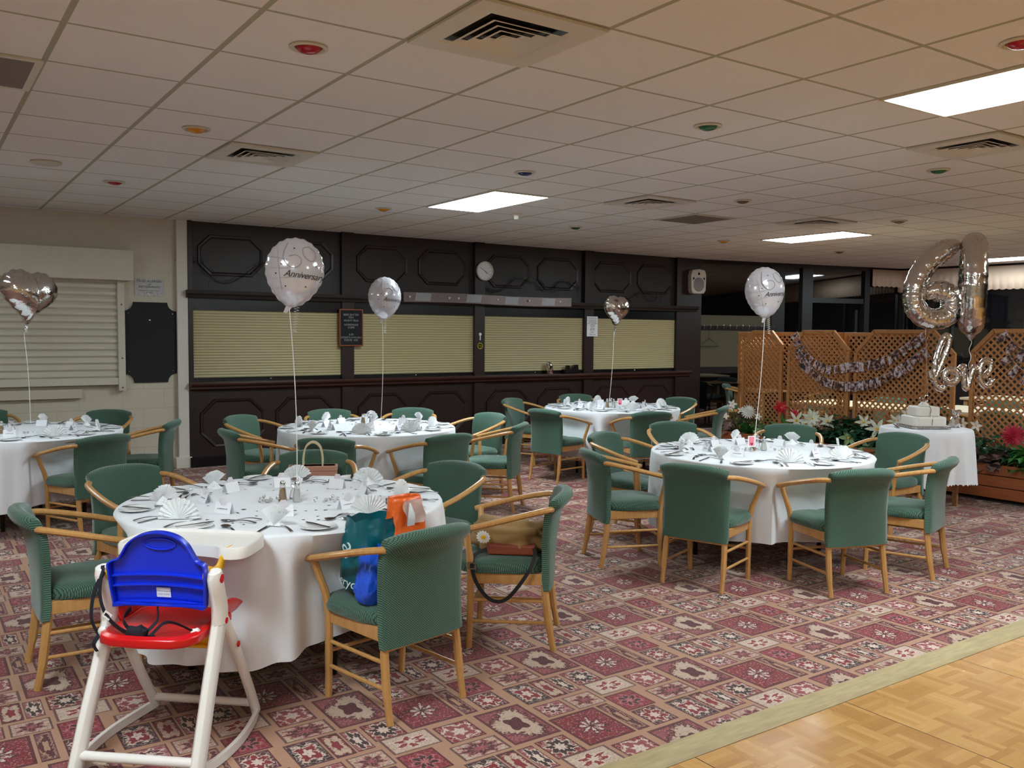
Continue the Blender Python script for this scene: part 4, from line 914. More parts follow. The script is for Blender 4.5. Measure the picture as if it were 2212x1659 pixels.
for z in (.068, .108):
    V = [(x, curve_y(x) + d, z + e) for x in [-.18 + .36 * k / 16 for k in range(17)] for d, e in ((-.016, 0), (.002, 0), (.002, .004), (-.016, .004))]
    MB().add(V, [(4 * k + j, 4 * k + (j + 1) % 4, 4 * k + 4 + (j + 1) % 4, 4 * k + 4 + j) for k in range(16) for j in range(4)] + [(0, 1, 2, 3), (64, 65, 66, 67)], M=MX).build('rib', BLUEP, bo, smooth=0)
V = [(x, curve_y(x) + d, e) for x in [-.18 + .36 * k / 16 for k in range(17)] for d, e in ((-.03, -.006), (.004, -.006), (.004, .006), (-.03, .006))]
MB().add(V, [(4 * k + j, 4 * k + (j + 1) % 4, 4 * k + 4 + (j + 1) % 4, 4 * k + 4 + j) for k in range(16) for j in range(4)] + [(0, 1, 2, 3), (64, 65, 66, 67)], M=MX).build('bottom_lip', BLUEP, bo, smooth=0)
MB().tube([(.062 * cos(a), curve_y(0) - .004, .228 + .021 * sin(a)) for a in [2 * pi * k / 30 for k in range(30)]], .003, 6, closed=True, M=MX).build('oval_grip', BLUEP, bo)
lb = MB().box(-.028, .028, curve_y(0) - .0045, curve_y(0) - .003, .018, .056, M=MX).build('white_label', PAPER, bo, smooth=0)
mb = MB()
for s1, z in (('Made in England', .043), ('HIGH CHAIR', .030)):
    v, f = text_geo(s1, .0085); mb.add([(a, curve_y(0) - .0052, b + z) for a, b, c in v], f, M=MX)
mb.build('lettering', PRINT, lb, smooth=0)
# tray
TO = smooth_path([(-.225, .07, 0), (-.16, .045, 0), (-.12, .075, 0), (0, .10, 0), (.12, .075, 0), (.16, .045, 0), (.225, .07, 0), (.235, .2, 0), (.215, .36, 0), (.13, .405, 0), (-.13, .405, 0), (-.215, .36, 0), (-.235, .2, 0)], 4, closed=True)
n = len(TO); tm = MB(); cy = .23
lv = [(1, .742), (1.0, .782), (.985, .788), (.955, .784), (.955, .776), (.1, .775)]
V = [(p.x * s_, cy + (p.y - cy) * s_, z) for s_, z in lv for p in TO]; V = [(x * 1.13 + .02, y * .82 - .03, z + .02) for x, y, z in V]
tm.add(V, [(i * n + k, i * n + (k + 1) % n, (i + 1) * n + (k + 1) % n, (i + 1) * n + k) for i in range(5) for k in range(n)] + [tuple(5 * n + k for k in range(n)), tuple(range(n))[::-1]])
TRY = tm.build('tray', WHTP, hc, smooth=50); TRY.location = (0, -.005, -.035)
for s_ in (-1, 1): MB().tube([(s_ * .2, .06, .72), (s_ * .25, .09, .713)], (.012, .005), 8).build('red_tray_catch', REDP, hc)
# harness
def strap(pts, w=.012, nm='strap'): MB().tube(smooth_path(pts, 5), (w, .0016), 4, up=(.3, .9, .2)).build(nm, NAVY, hc)
strap([(-.2, -.13, .70), (-.235, -.14, .62), (-.235, -.16, .53), (-.2, -.17, .47)])
strap([(-.21, -.12, .72), (-.2, -.16, .63), (-.16, -.19, .56), (-.1, -.2, .51), (-.03, -.2, .485), (.04, -.2, .482)], .014)
strap([(-.1, -.12, .56), (-.09, -.19, .54), (-.04, -.21, .50), (-.0, -.2, .487)], .014)
strap([(.02, -.2, .487), (.06, -.18, .53), (.1, -.17, .53), (.15, -.15, .50), (.165, -.14, .485)], .008)
strap([(-.0, -.11, .57), (.02, -.15, .53), (-.01, -.19, .49)], .009)
strap([(-.2, -.17, .47), (-.215, -.18, .44), (-.205, -.175, .41)], .012)
lump(.04, .02, .028, 4, .5, 3, 8).build('webbing_knot', NAVY, hc, loc=(-.03, -.205, .495))
for x, y in ((-.185, -.165), (.165, -.14)): lump(.016, .014, .016, 2, .3, 3, 6).build('white_strap_clip', WHTP, hc, loc=(x, y, .487))
bx = MB()
for a in ((-.016, .016, -.012, -.007), (-.016, .016, .007, .012), (-.016, -.011, -.007, .007), (.011, .016, -.007, .007)): bx.box(a[0], a[1], -.002, .002, a[2], a[3])
o = bx.build('buckle', WHTP, hc, smooth=0); o.location = (-.15, -.195, .555); o.rotation_euler = (0, .6, 0)
# ================================================================== BAGS
def onchair(c, p): return c.matrix_basis @ Vector(p)
def bag(name, mb, m, c, p, rz, label, cat='bag', **k):
    o = mb.build(name, m, **k); o.location = onchair(c, p); o.rotation_euler = (0, 0, c.rotation_euler.z + rz); return tag(o, label, cat)
def sack(w, d, h, seed, neck=.6, crease=.14):
    def fn(u, v):
        a = 2 * pi * u; r = (1 - (1 - neck) * max(0, v - .3) / .7) * (.55 + .45 * min(1, v * 5) ** .5) ; dd = Vector((cos(a), sin(a), v * 1.3 + seed))
        n_ = 1 + crease * noise.noise(dd * 2.4) + crease * .5 * noise.noise(dd * 6)
        q = (abs(cos(a)) ** 3 + abs(sin(a)) ** 3) ** (-1 / 3)
        return (w * q * cos(a) * r * n_, d * q * sin(a) * r * n_, h * v * (1 + .06 * noise.noise(dd * 2)))
    return MB().grid(fn, 40, 16, wrap=True)
TB = thing('teal_carrier_bag', 'teal plastic carrier bag with white letters on the front chair seat', 'bag', onchair(C1, (-.085, .04, .475)), C1.rotation_euler.z)
sack(.125, .105, .33, 3.1, .75).build('sack', TEAL, TB, smooth=70)
wl = mat('white_bag_print', srgb(206, 226, 226), .5, var=.02)
def wrap_text(s, size, ang, z, rot, nm, R=.132):
    v, f = text_geo(s, size); mb = MB(); cr, sr = cos(rot), sin(rot)
    V = []
    for a, b, c in v:
        a, b = a * cr - b * sr, a * sr + b * cr; t = ang + a / R; V.append((R * 1.1 * cos(t), R * sin(t) * .95, z + b))
    mb.add(V, f); mb.build(nm, wl, TB, smooth=0)
wrap_text('al', .11, radians(196), .21, radians(-70), 'lettering'); wrap_text('everyday', .055, radians(190), .07, radians(-12), 'lettering')
OB = thing('orange_carrier_bag', 'orange plastic carrier bag with open top above the front chair back', 'bag', onchair(C1, (.075, .0, .475)), C1.rotation_euler.z)
def ofn(u, v):
    a = 2 * pi * u; q = (abs(cos(a)) ** 3 + abs(sin(a)) ** 3) ** (-1 / 3); r = 1 - .38 * max(0, v - .35) / .65; n_ = 1 + .12 * noise.noise(Vector((cos(a), sin(a), v * 2)) * 2.2)
    return (.125 * q * cos(a) * r * n_, .075 * q * sin(a) * (1 - .45 * v) * n_, .405 * v)
MB().grid(ofn, 40, 20, wrap=True).build('sack', ORNG, OB, smooth=70).modifiers.new('s', 'SOLIDIFY').thickness = .0015
MB().grid(lambda u, v: (-.055 + .11 * u + .012 * sin(6 * v), -.062 - .005 * sin(5 * u + 2), .29 + .105 * v), 8, 8).build('pale_panel', PINKP, OB, smooth=60)
MB().grid(lambda u, v: ((-.02 + .04 * u) * (.6 + .5 * sin(3 * v + 1)) - .025, -.071 - .006 * sin(4 * v), .285 + .10 * v), 6, 8).build('crumpled_tissue', PAPER, OB, smooth=60)
sack(.075, .07, .24, 9.4, .55, .25).build('x', BLUB)
o = bpy.data.objects['x']; o.name = 'blue_carrier_bag'; o.location = onchair(C1, (-.155, -.07, .462)); tag(o, 'crinkled blue plastic bag squeezed beside the front chair back', 'bag')
def onc2(p): return onchair(C2, p)
tt = thing('cloth_tote', 'tan cloth tote with a daisy print on the side on chair', 'bag', onc2((.0, .0, .54)), C2.rotation_euler.z)
lump(.14, .20, .085, 6, .35, 2.0, 18).build('body', TAN, tt, smooth=80)
dz = MB()
for k in range(14):
    a = 2 * pi * k / 14; Rm = Matrix.Rotation(a, 4, 'Y'); dz.prism([(-.005, .012), (.005, .012), (.007, .03), (0, .038), (-.007, .03)], -.002, 0, M=Rm)
dm = Matrix.Translation((-.152, .12, .02)) @ Matrix.Rotation(radians(-98), 4, 'Z') @ Matrix.Rotation(radians(15), 4, 'X')
d_ = dz.build('daisy_petals', WHITF, tt, smooth=0); d_.matrix_local = dm
d_ = MB().lathe([(0, 0), (.012, .0), (.011, .004), (0, .005)], 14, M=RX).build('daisy_centre', YELP, tt); d_.matrix_local = dm
sb = thing('shoulder_bag', 'rust brown shoulder bag with black strap looping below the seat', 'bag', onc2((-.06, .0, .47)), C2.rotation_euler.z)
MB().box(-.1, .12, -.15, .10, 0, .055).build('body', RUST, sb, smooth=0, bevel=.012, seg=3)
MB().tube(smooth_path([(-.1, -.14, .04), (-.155, -.15, .02), (-.19, -.12, -.06), (-.2, -.02, -.19), (-.2, .06, -.205), (-.19, .13, -.14), (-.18, .165, -.05), (-.15, .155, .01), (-.1, .1, .03)], 6), (.0135, .0018), 4, up=(1, 0, 0)).build('strap', BLKF, sb)
f = MB()
for a in ((-.022, .022, -.018, -.012), (-.022, .022, .012, .018), (-.022, -.016, -.012, .012), (.016, .022, -.012, .012)): f.box(-.003, .003, a[0], a[1], a[2], a[3])
o = f.build('steel_buckle', STEEL, sb, smooth=0, loc=(-.19, .165, -.035))
hb = thing('handbag', 'dusty pink leather handbag with tall loop handles on the far chair', 'bag', onchair(C4, (-.01, -.1, .47)), C4.rotation_euler.z + .05)
MB().prism([(-.15, 0), (.15, 0), (.165, .05), (.155, .25), (-.155, .25), (-.165, .05)], -.05, .05).build('body', NUDE, hb, smooth=0, bevel=.012, seg=3)
MB().box(-.16, .16, -.054, .054, .215, .25).build('top_band', NUDE, hb, smooth=0, bevel=.005)
for y in (-.045, .045): MB().tube(smooth_path([(-.06, y, .22), (-.062, y * .9, .3), (-.045, y * .8, .375), (0, y * .8, .405), (.045, y * .8, .375), (.062, y * .9, .3), (.06, y, .22)], 5), .006, 8).build('handle', CREAMY, hb)
MB().box(-.03, .03, .05, .058, .12, .2).build('flap', NUDE, hb, smooth=0, bevel=.003)
# ================================================================== BALLOONS
def facing(yaw): return atan2(-CD.y, -CD.x) + radians(yaw)
def inflated(outline, T_, n=48, rings=14, crimp=.012, cf=19):
    mb = MB(); V = []; F = []
    L = len(outline)
    for side in (-1, 1):
        for i in range(rings + 1):
            s_ = sin(pi / 2 * i / rings)
            for k, (x, z) in enumerate(outline):
                w = crimp * (s_ ** 8) * sin(cf * 2 * pi * k / L + i * .2); t = T_ * (1 - s_ ** 2.2) ** .55
                V.append((x * s_ * (1 + w), side * t * (1 + .05 * w), z * s_ * (1 + w)))
    for sd in (0, 1):
        o = sd * (rings + 1) * L
        for i in range(rings):
            for k in range(L): F.append((o + i * L + k, o + i * L + (k + 1) % L, o + (i + 1) * L + (k + 1) % L, o + (i + 1) * L + k))
    return mb.add(V, F)
def ribbon_curl(p, l, r=.012, turns=5): return [p + Vector((r * cos(t * turns * .63), r * sin(t * turns * .63), -l * t / 20)) for t in range(21)]
def ribbon_to(root, start, end, bend=.02):
    s_ = Vector(start) - root.location; e = Vector(end) - root.location; Ri = root.rotation_euler.to_matrix().inverted()
    pts = [Ri @ (s_.lerp(e, t / 12) + Vector((bend * sin(pi * t / 12), 0, 0))) for t in range(13)]
    MB().tube(pts, .0022, 5).build('ribbon', RIBBON, root)
def round_balloon(px, py, D, w, h, yaw, roll, end, label, scale=1):
    c = DP(px, py, D); R = h / 2
    t = thing('foil_balloon', label, 'balloon', c, facing(yaw) + pi / 2, 'round anniversary balloons')
    t.rotation_euler.y = radians(roll)
    out = []
    for k in range(120):
        a = 2 * pi * k / 120; r = R * (1 + .14 * max(0, -sin(a)) ** 4); out.append((r * cos(a) * (.9 - .12 * max(0, -sin(a)) ** 2), r * sin(a)))
    Th = R * .62
    MB_ = inflated(out, Th, crimp=.014, cf=22); body = MB_.build('body', PEARL, t, smooth=80)
    surf = lambda x, z: -Th * max(0, 1 - min(1, (sqrt(x * x + z * z) / R)) ** 2.2) ** .55 - .0018
    mb = MB(); v, f = text_geo('Anniversary', R * .28, .4, .92)
    mb.add([(a + R * .22, surf(a + R * .22, b - R * .17) - .001, b - R * .17) for a, b, _ in v], f); mb.build('lettering', INK, body, smooth=0)
    mb = MB(); pr = [(-.34, .78), (-.46, .45), (-.42, .2), (-.2, .02), (.02, .1), (.08, .3), (-.08, .42), (-.3, .36)]
    P_ = smooth_path([(a * R, 0, b * R) for a, b in pr], 5); mb.tube([(p.x, surf(p.x, p.z), p.z) for p in P_], R * .014, 5)
    P_ = smooth_path([(a * R, 0, b * R) for a, b in [(.3, .74), (.12, .66), (.14, .45), (.34, .3), (.5, .36), (.5, .58), (.3, .74)]], 5); mb.tube([(p.x, surf(p.x, p.z), p.z) for p in P_], R * .014, 5)
    mb.build('swirled_sixty', PRINT, body)
    for i, (a, b) in enumerate(((-.5, .1), (-.15, .62), (.3, -.5), (.55, .15), (-.3, -.55), (-.62, -.2))):
        s_ = R * .032; MB().add([(a * R + x, surf(a * R + x, b * R + z), b * R + z) for x, z in heart2(s_, 12)], [tuple(range(12))]).build('heart_print', INK, body, smooth=0)
    mb = MB()
    for a0, a1 in (((-.8, .3), (-.3, .25)), ((-.85, -.05), (-.25, .0)), ((-.7, -.35), (-.1, -.25)), ((-.55, -.62), (.1, -.6))):
        P_ = [(a0[0] + (a1[0] - a0[0]) * q / 8, a0[1] + (a1[1] - a0[1]) * q / 8) for q in range(9)]; mb.tube([(x * R, surf(x * R, z * R), z * R) for x, z in P_], R * .006, 4)
    P_ = [(-.62 + .25 * (q / 8) ** 2, .6 - 1.3 * q / 8) for q in range(9)]; mb.tube([(x * R, surf(x * R, z * R), z * R) for x, z in P_], R * .006, 4)
    mb.build('swirl_print', PRINT, body)
    MB().tube([(0, 0, -R * .98), (-.01, 0, -R * 1.12), (-.03, 0, -R * 1.34)], [(R * .16, .008), (R * .1, .005), (R * .05, .003)], 8, up=(0, 1, 0)).build('tail', PEARL, t)
    MB().tube(ribbon_curl(Vector((.03, .01, -R * 1.05)), .14), .003, 4).build('curled_ribbon', RIBBON, t)
    bpy.context.view_layer.update(); ribbon_to2(t, (-.01, 0, -R * 1.15), end); return t
def ribbon_to2(t, loc, end):
    Mi = t.matrix_world.inverted(); e = Mi @ Vector(end); s_ = Vector(loc)
    MB().tube([s_.lerp(e, q / 12) + Vector((.012 * sin(pi * q / 12), 0, 0)) for q in range(13)], .0023, 5).build('ribbon', RIBBON, t)
def tend(px, py): q = G(px, py, .84); return q
round_balloon(637, 584, 4.6, 0, .335, 22, 6, tend(642, 1052), 'large white round anniversary balloon above the foreground table')
round_balloon(831, 641, 8.1, 0, .36, 38, 4, tend(823, 905), 'small white round anniversary balloon above the middle back table')
round_balloon(1652, 628, 6.6, 0, .35, 18, -4, tend(1628, 962), 'white round anniversary balloon above the right hand table')
def heart_balloon(px, py, D, h, yaw, roll, end, label):
    c = DP(px, py, D); t = thing('heart_balloon', label, 'balloon', c, facing(yaw) + pi / 2, 'silver heart balloons'); t.rotation_euler.y = radians(roll)
    out = [(h * .47 * sin(q) ** 3, h * (.43 * cos(q) - .10 * cos(2 * q) - .05 * cos(3 * q) - .02 * cos(4 * q)) + h * .02) for q in [2 * pi * k / 120 for k in range(120)]]
    MB_ = inflated(out, h * .27, crimp=.03, cf=26); MB_.build('body', SILVER, t, smooth=80)
    MB().tube([(0, 0, -h * .5), (-.01, 0, -h * .58), (-.02, 0, -h * .66)], [(.02, .004), (.012, .003), (.006, .002)], 6, up=(0, 1, 0)).build('tail', SILVERB, t)
    MB().tube(ribbon_curl(Vector((0, .0, -h * .6)), .06), .003, 4).build('curled_ribbon', RIBBON, t)
    bpy.context.view_layer.update(); ribbon_to2(t, (-.02, 0, -h * .64), end)
heart_balloon(62, 636, 7.6, .53, 60, 5, tend(66, 915), 'silver heart foil balloon in front of the white shutter at left')
heart_balloon(1332, 668, 10.4, .40, 40, 4, tend(1316, 868), 'silver heart foil balloon over the small far table, before the bar')
# numbers six and zero, and the word
def px3(pts, D, off=(1880, 480), k=4.364, tilt=0.0):
    out = []
    for p in pts:
        x, y = off[0] + p[0] / k, off[1] + p[1] / k; out.append(DP(x, y, D + tilt * (p[0] - 600) / 400 + (p[2] if len(p) > 2 else 0)))
    return out
def puff(path, r0, amp=.05, n=16, ends=True, wig=22):
    L = len(path); R = []
    for i in range(L):
        t = i / (L - 1); e = 1
        if ends: e = min(1, (t / .14)) ** .5 if t < .14 else (min(1, ((1 - t) / .1)) ** .5 if t > .9 else 1)
        R.append(max(.25, e) * r0 * (1 + amp * sin(i * 2.1) * .5 + amp * .4 * sin(i * 5.3)))
    return R
six = thing('number_six_balloon', 'large silver foil number six balloon above the cake table', 'balloon')
P_ = smooth_path(px3([(850, 205, 0), (780, 228), (690, 270), (560, 370), (470, 490), (415, 640), (420, 790), (500, 890), (610, 915), (720, 880), (770, 780), (745, 690), (660, 650), (570, 665), (530, 720)], 8.45, tilt=.0), 9)
MB().tube(P_, puff(P_, .101, .06), 20, up=tuple(-CD)).build('body', SILVER, six, smooth=80)
MB().tube(px3([(545, 985), (530, 1040), (522, 1100)], 8.45), [(.035, .01), (.02, .006), (.008, .004)], 8).build('tail', SILVERB, six)
zero = thing('number_zero_balloon', 'large silver foil number zero balloon turned almost edge on', 'balloon')
zc = DP(2101, 614, 8.35); za = Vector((CR.x, CR.y, 0)).normalized() * .36 + Vector((CD.x, CD.y, 0)).normalized() * .93
ZP = [zc + za * (.17 * cos(a)) + Vector((0, 0, 1)) * (.375 * sin(a)) for a in [2 * pi * k / 72 for k in range(72)]]
MB().tube(ZP, [.108 * (1 + .035 * sin(i * 2.1)) for i in range(72)], 20, closed=True, up=tuple(za.cross(Vector((0, 0, 1))))).build('body', SILVER, zero, smooth=80)
MB().tube([zc - Vector((0, 0, .47)), zc - Vector((0, 0, .5)), zc - Vector((.0, 0, .53))], [.05, .03, .008], 8).build('tail', SILVERB, zero)
MB().tube(ribbon_curl(zc - Vector((0, 0, .52)), .28, .009, 9), .003, 4).build('curled_ribbon', RIBBON, zero)
cw = G(2005, 890, .78)
MB().tube([px3([(525, 1100)], 8.45)[0].lerp(cw, q / 10) for q in range(11)], .0023, 5).build('ribbon', RIBBON, six)
love = thing('love_script_balloon', 'silver foil balloon spelling love in joined script', 'balloon')
def bl(nm, pts, r, k=6, cl=False):
    P_ = smooth_path(px3(pts, 7.95), k, cl); MB().tube(P_, [r * 1.02 * (1 + .06 * sin(i * 2.3)) for i in range(len(P_))], 12, closed=cl, up=tuple(-CD)).build(nm, SILVER, love, smooth=80)
bl('letter_l', [(565, 1400), (590, 1480), (640, 1400), (700, 1260), (745, 1130), (735, 1075), (700, 1080), (650, 1180), (615, 1310), (605, 1440), (625, 1540), (665, 1575), (700, 1550)], .027)
bl('letter_o', [(760 + 62 * cos(a), 1455 + 62 * sin(a)) for a in [2 * pi * k / 14 for k in range(14)]], .030, 4, True)
bl('letter_v', [(835, 1395), (880, 1360), (885, 1450), (895, 1560), (920, 1545), (950, 1440), (985, 1365), (1000, 1390)], .028)
bl('letter_e', [(1010, 1440), (1075, 1450), (1130, 1390), (1135, 1320), (1085, 1300), (1045, 1350), (1035, 1450), (1060, 1530), (1115, 1545), (1155, 1480)], .026)
MB().tube([DP(2076, 795, 7.95), zc - Vector((0, 0, .8))], .002, 5).build('ribbon', RIBBON, love)
# ================================================================== TRELLIS, PLANTERS, PLANTS
XL = 9.08
def clip_strip(mb, poly, off, ang, wd, x, th):
    # one lath across the convex outline poly (y,z) : half planes
    d = Vector((cos(ang), sin(ang))); n_ = Vector((-sin(ang), cos(ang))); p0 = n_ * off; t0, t1 = -9, 9
    for i in range(len(poly)):
        a = Vector(poly[i]); b = Vector(poly[(i + 1) % len(poly)]); e = b - a; nn = Vector((-e.y, e.x)); den = d.dot(nn); num = (a - p0).dot(nn)
        if abs(den) < 1e-9:
            if num > 0: return
            continue
        t = num / den
        if den > 0: t0 = max(t0, t)
        else: t1 = min(t1, t)
    if t1 - t0 < .02: return
    a, b = p0 + d * t0, p0 + d * t1; q = n_ * wd / 2
    mb.prism([a - q, b - q, b + q, a + q], x, x + th, 'x')
def trellis(y0, y1, z0, z1, cut, label, x=XL, pitch=.05):
    low = x > XL + .1; z0 = .92 if low else .0
    t = thing('trellis_panel', label, 'trellis', (0, 0, 0), 0, 'trellis screens'); 
    out = [(y0, z0), (y1, z0), (y1, z1 - cut * 1.05), (y1 - cut, z1), (y0 + cut, z1), (y0, z1 - cut * 1.05)] if cut else [(y0, z0), (y1, z0), (y1, z1), (y0, z1)]
    fm = MB(); n = len(out); b = .042; cy, cz = (y0 + y1) / 2, (z0 + z1) / 2
    for i in range(n):
        a, c = Vector(out[i]), Vector(out[(i + 1) % n]); e = (c - a).normalized(); nn = Vector((-e.y, e.x)) * b; k = .6 if cut else 1
        fm.prism([a, c, c + nn - e * b * k * (1 if i not in (0,) else 0), a + nn + e * b * k * (1 if i else 0)], x - .014, x + .022, 'x')
    fm.build('frame', TREL, t, smooth=0, bevel=.002)
    mb = MB(); inn = [(cy + (p[0] - cy) * (1 - .04 / (y1 - y0)), cz + (p[1] - cz) * .985) for p in out]
    k = -60
    for ang, xo in ((radians(45), x - .004), (radians(135), x + .004)):
        for k in range(-160, 200): clip_strip(mb, inn, k * pitch, ang, .018, xo, .008)
    mb.build('lattice', TREL, t, smooth=0)
    if low:
        for yy in (y0 + .03, y1 - .03): MB().box(x - .014, x + .022, yy - .022, yy + .022, 0, z0 + .01).build('post', TREL, t, smooth=0)
    return t
trellis(7.28, 7.93, .36, 1.672, .17, 'narrow clipped corner trellis screen at the left end of the row')
trellis(6.32, 7.20, .36, 1.676, .22, 'clipped corner trellis screen with the left half of the photo garlands')
trellis(5.06, 6.26, .36, 1.682, .24, 'clipped corner trellis screen behind the cake and number balloons')
trellis(3.55, 4.90, .36, 1.69, .22, 'clipped corner trellis screen at the right edge of the picture')
trellis(6.5, 8.1, .36, 1.65, 0, 'straight topped trellis screen standing behind the left end of the row', XL + .12)
trellis(5.45, 6.48, .36, 1.65, 0, 'straight topped trellis screen standing behind the middle of the row', XL + .12)
def planter(y0, y1, label):
    t = thing('planter_box', label, 'planter', (0, 0, 0), 0, 'wooden planter boxes'); x0, x1 = 8.66, 9.04
    for k in range(3):
        z = .05 + k * .112
        m = MB(); m.box(x0, x0 + .02, y0, y1, z, z + .104); m.box(x1 - .02, x1, y0, y1, z, z + .104); m.box(x0 + .02, x1 - .02, y0, y0 + .02, z, z + .104); m.box(x0 + .02, x1 - .02, y1 - .02, y1, z, z + .104)
        m.build('board', PINE, t, smooth=0, bevel=.003)
    MB().box(x0 + .02, x1 - .02, y0 + .02, y1 - .02, .06, .33).build('soil', SOIL, t, smooth=0)
    for a in (x0 + .03, x1 - .07):
        for b in (y0 + .04, y1 - .08): MB().box(a, a + .04, b, b + .04, 0, .05).build('foot', PINE, t, smooth=0)
planter(3.5, 5.05, 'long slatted wooden planter at the right edge, beside the cake table'); planter(5.1, 6.6, 'slatted wooden planter behind the right hand table'); planter(6.66, 7.95, 'slatted wooden planter at the left end of the trellis row')
def leaf(mb, p, d, up, L, W, lobes=0):
    d = d.normalized(); s_ = d.cross(up).normalized(); u = s_.cross(d)
    if lobes: pr = [(0, 0), (.12, .55), (.35, .35), (.45, .75), (.62, .32), (1, 0)]
    else: pr = [(0, 0), (.25, .42), (.55, .5), (.8, .28), (1, 0)]
    V = [p + d * (L * a) - u * (.25 * L * a * a) for a, _ in pr] + [p + d * (L * a) + s_ * (W * b) + u * (.12 * W) - u * (.25 * L * a * a) for a, b in pr[1:-1]] + [p + d * (L * a) - s_ * (W * b) + u * (.12 * W) - u * (.25 * L * a * a) for a, b in pr[1:-1]]
    n = len(pr); m = n - 2; F = []
    for off in (n, n + m):
        F.append((0, 1, off)); 
        for k in range(m - 1): F.append((k + 1, k + 2, off + k + 1, off + k))
        F.append((m, n - 1, off + m - 1))
    mb.add(V, F)
def foliage(root, m, n, R, h, L, W, lobes, seed, droop=.3, name='foliage'):
    rnd = random.Random(seed); mb = MB()
    for k in range(n):
        a = rnd.uniform(0, 2 * pi); r = R * rnd.random() ** .6; z = rnd.uniform(.0, h)
        p = Vector((r * cos(a) * .75, r * sin(a), z)); d = Vector((cos(a) + rnd.uniform(-.6, .6), sin(a) + rnd.uniform(-.6, .6), rnd.uniform(-droop, .8)))
        leaf(mb, p, d, Vector((rnd.uniform(-.3, .3), rnd.uniform(-.3, .3), 1)), L * rnd.uniform(.7, 1.2), W * rnd.uniform(.7, 1.2), lobes)
        if k % 3 == 0: mb.tube([(0, 0, -.02), p * .5, p], .002, 4)
    mb.build(name, m, root, smooth=0)['kind'] = 'stuff'
def flower(root, m, p, r, n, layers, wd, toward, name='flower', cm=YELP, cup=.35):
    f = MB(); D = Vector(toward).normalized(); q = D.to_track_quat('Z', 'Y').to_matrix().to_4x4(); Mx = Matrix.Translation(p) @ q
    for l in range(layers):
        for k in range(n):
            a = 2 * pi * (k + .5 * l) / n; c = cup + .35 * l; rr = r * (1 - .22 * l)
            leaf(f, Vector((0, 0, .01 * l)), Vector((cos(a), sin(a), c)), Vector((0, 0, 1)), rr, rr * wd, 0)
    f.add([Mx @ Vector(v) for v in []], []); f.v = [tuple(Mx @ Vector(v)) for v in f.v]
    o = f.build(name, m, root, smooth=0)
    if cm: MB().lathe([(0, .0), (r * .13, .003), (r * .12, r * .15), (0, r * .2)], 8, M=Mx).build('centre', cm, o)
TW = (-.8, -.9, .45)
def plant(y, z, label, leafm, n=46, R=.15, h=.16, L=.09, W=.05, lobes=1, seed=0, flowers=(), x=8.84, name='artificial_plant'):
    t = thing(name, label, 'plant', (x, y, .335)); t.scale = (1.3,) * 3; foliage(t, leafm, int(n * 1.7), R, h, L, W, lobes, seed)
    for m, dx, dy, dz, r, k, la, wd in flowers:
        MB().tube([(0, 0, 0), (dx * .5, dy * .5, dz * .6), (dx, dy, dz)], .003, 4).build('stem', GREENL, t)
        flower(t, m, Vector((dx, dy, dz)), r, k, la, wd, TW, cm=(YELP if la < 3 else None))
plant(7.78, 0, 'dusky leaved plant with small white and pink blossoms at the planter end', DUSKL, 60, .16, .2, seed=1, flowers=[(WHITF, -.08, .0, .30, .05, 5, 1, .5), (WHITF, 0, .09, .26, .045, 5, 1, .5), (WHITF, -.05, -.09, .24, .045, 5, 1, .5), (WHITF, -.12, .05, .18, .04, 5, 1, .5), (DUSKL, -.14, .0, .1, .06, 5, 2, .6)])
plant(7.52, 0, 'plant with one round white chrysanthemum in the left planter', GREENL, 50, .14, .14, seed=2, flowers=[(WHITF, -.1, -.02, .24, .075, 18, 4, .22)])
plant(7.25, 0, 'bright green ivy spilling over the left planter edge', PALEL, 60, .17, .12, L=.06, W=.045, seed=3, flowers=[(WHITF, -.06, .1, .2, .04, 5, 1, .5)])
plant(7.0, 0, 'red lily plant in front of the second trellis screen', GREENL, 50, .14, .15, seed=4, flowers=[(REDF, -.02, .06, .30, .08, 6, 2, .35), (REDF, -.05, -.12, .25, .06, 6, 2, .35)])
plant(6.76, 0, 'white star lilies with green leaves left of the dark ivy', GREENL, 60, .15, .14, seed=5, flowers=[(CREAF, -.08, .02, .2, .1, 6, 1, .3), (CREAF, -.1, -.1, .14, .09, 6, 1, .3), (CREAF, 0, .1, .24, .07, 6, 1, .3)])
plant(6.5, 0, 'cream poinsettia behind the right hand table', DARKL, 50, .15, .14, seed=6, flowers=[(CREAF, -.08, .05, .23, .1, 7, 2, .4), (CREAF, -.06, -.1, .22, .08, 7, 1, .4)])
plant(6.22, 0, 'bushy dark green ivy in the middle of the planters', DARKL, 120, .19, .26, L=.09, W=.06, seed=7)
plant(5.92, 0, 'pale edged ivy left of the tall white lily', DARKL, 80, .17, .2, seed=8, flowers=[(CREAF, -.04, 0, .24, .08, 6, 1, .35), (PALEL, -.1, .1, .1, .09, 6, 1, .45)])
plant(5.68, 0, 'tall white lily plant above the ivy', DARKL, 90, .17, .2, seed=9, flowers=[(CREAF, -.1, .02, .2, .1, 6, 1, .35), (PALEL, -.1, .1, .02, .09, 6, 1, .45), (CREAF, 0, -.08, .27, .07, 6, 1, .35)])
plant(5.42, 0, 'white blossom sprig and open lily left of the crimson poinsettia', GREENL, 60, .15, .16, seed=10, flowers=[(WHITF, 0, .02, .34, .05, 5, 1, .5), (WHITF, -.02, .08, .28, .05, 5, 1, .5), (WHITF, -.04, -.05, .27, .05, 5, 1, .5), (WHITF, -.12, -.03, .14, .11, 6, 1, .3)])
plant(5.2, 0, 'crimson poinsettia beside the cake table', DARKL, 50, .15, .14, seed=11, flowers=[(CRIMF, -.06, .0, .25, .12, 9, 3, .3)])
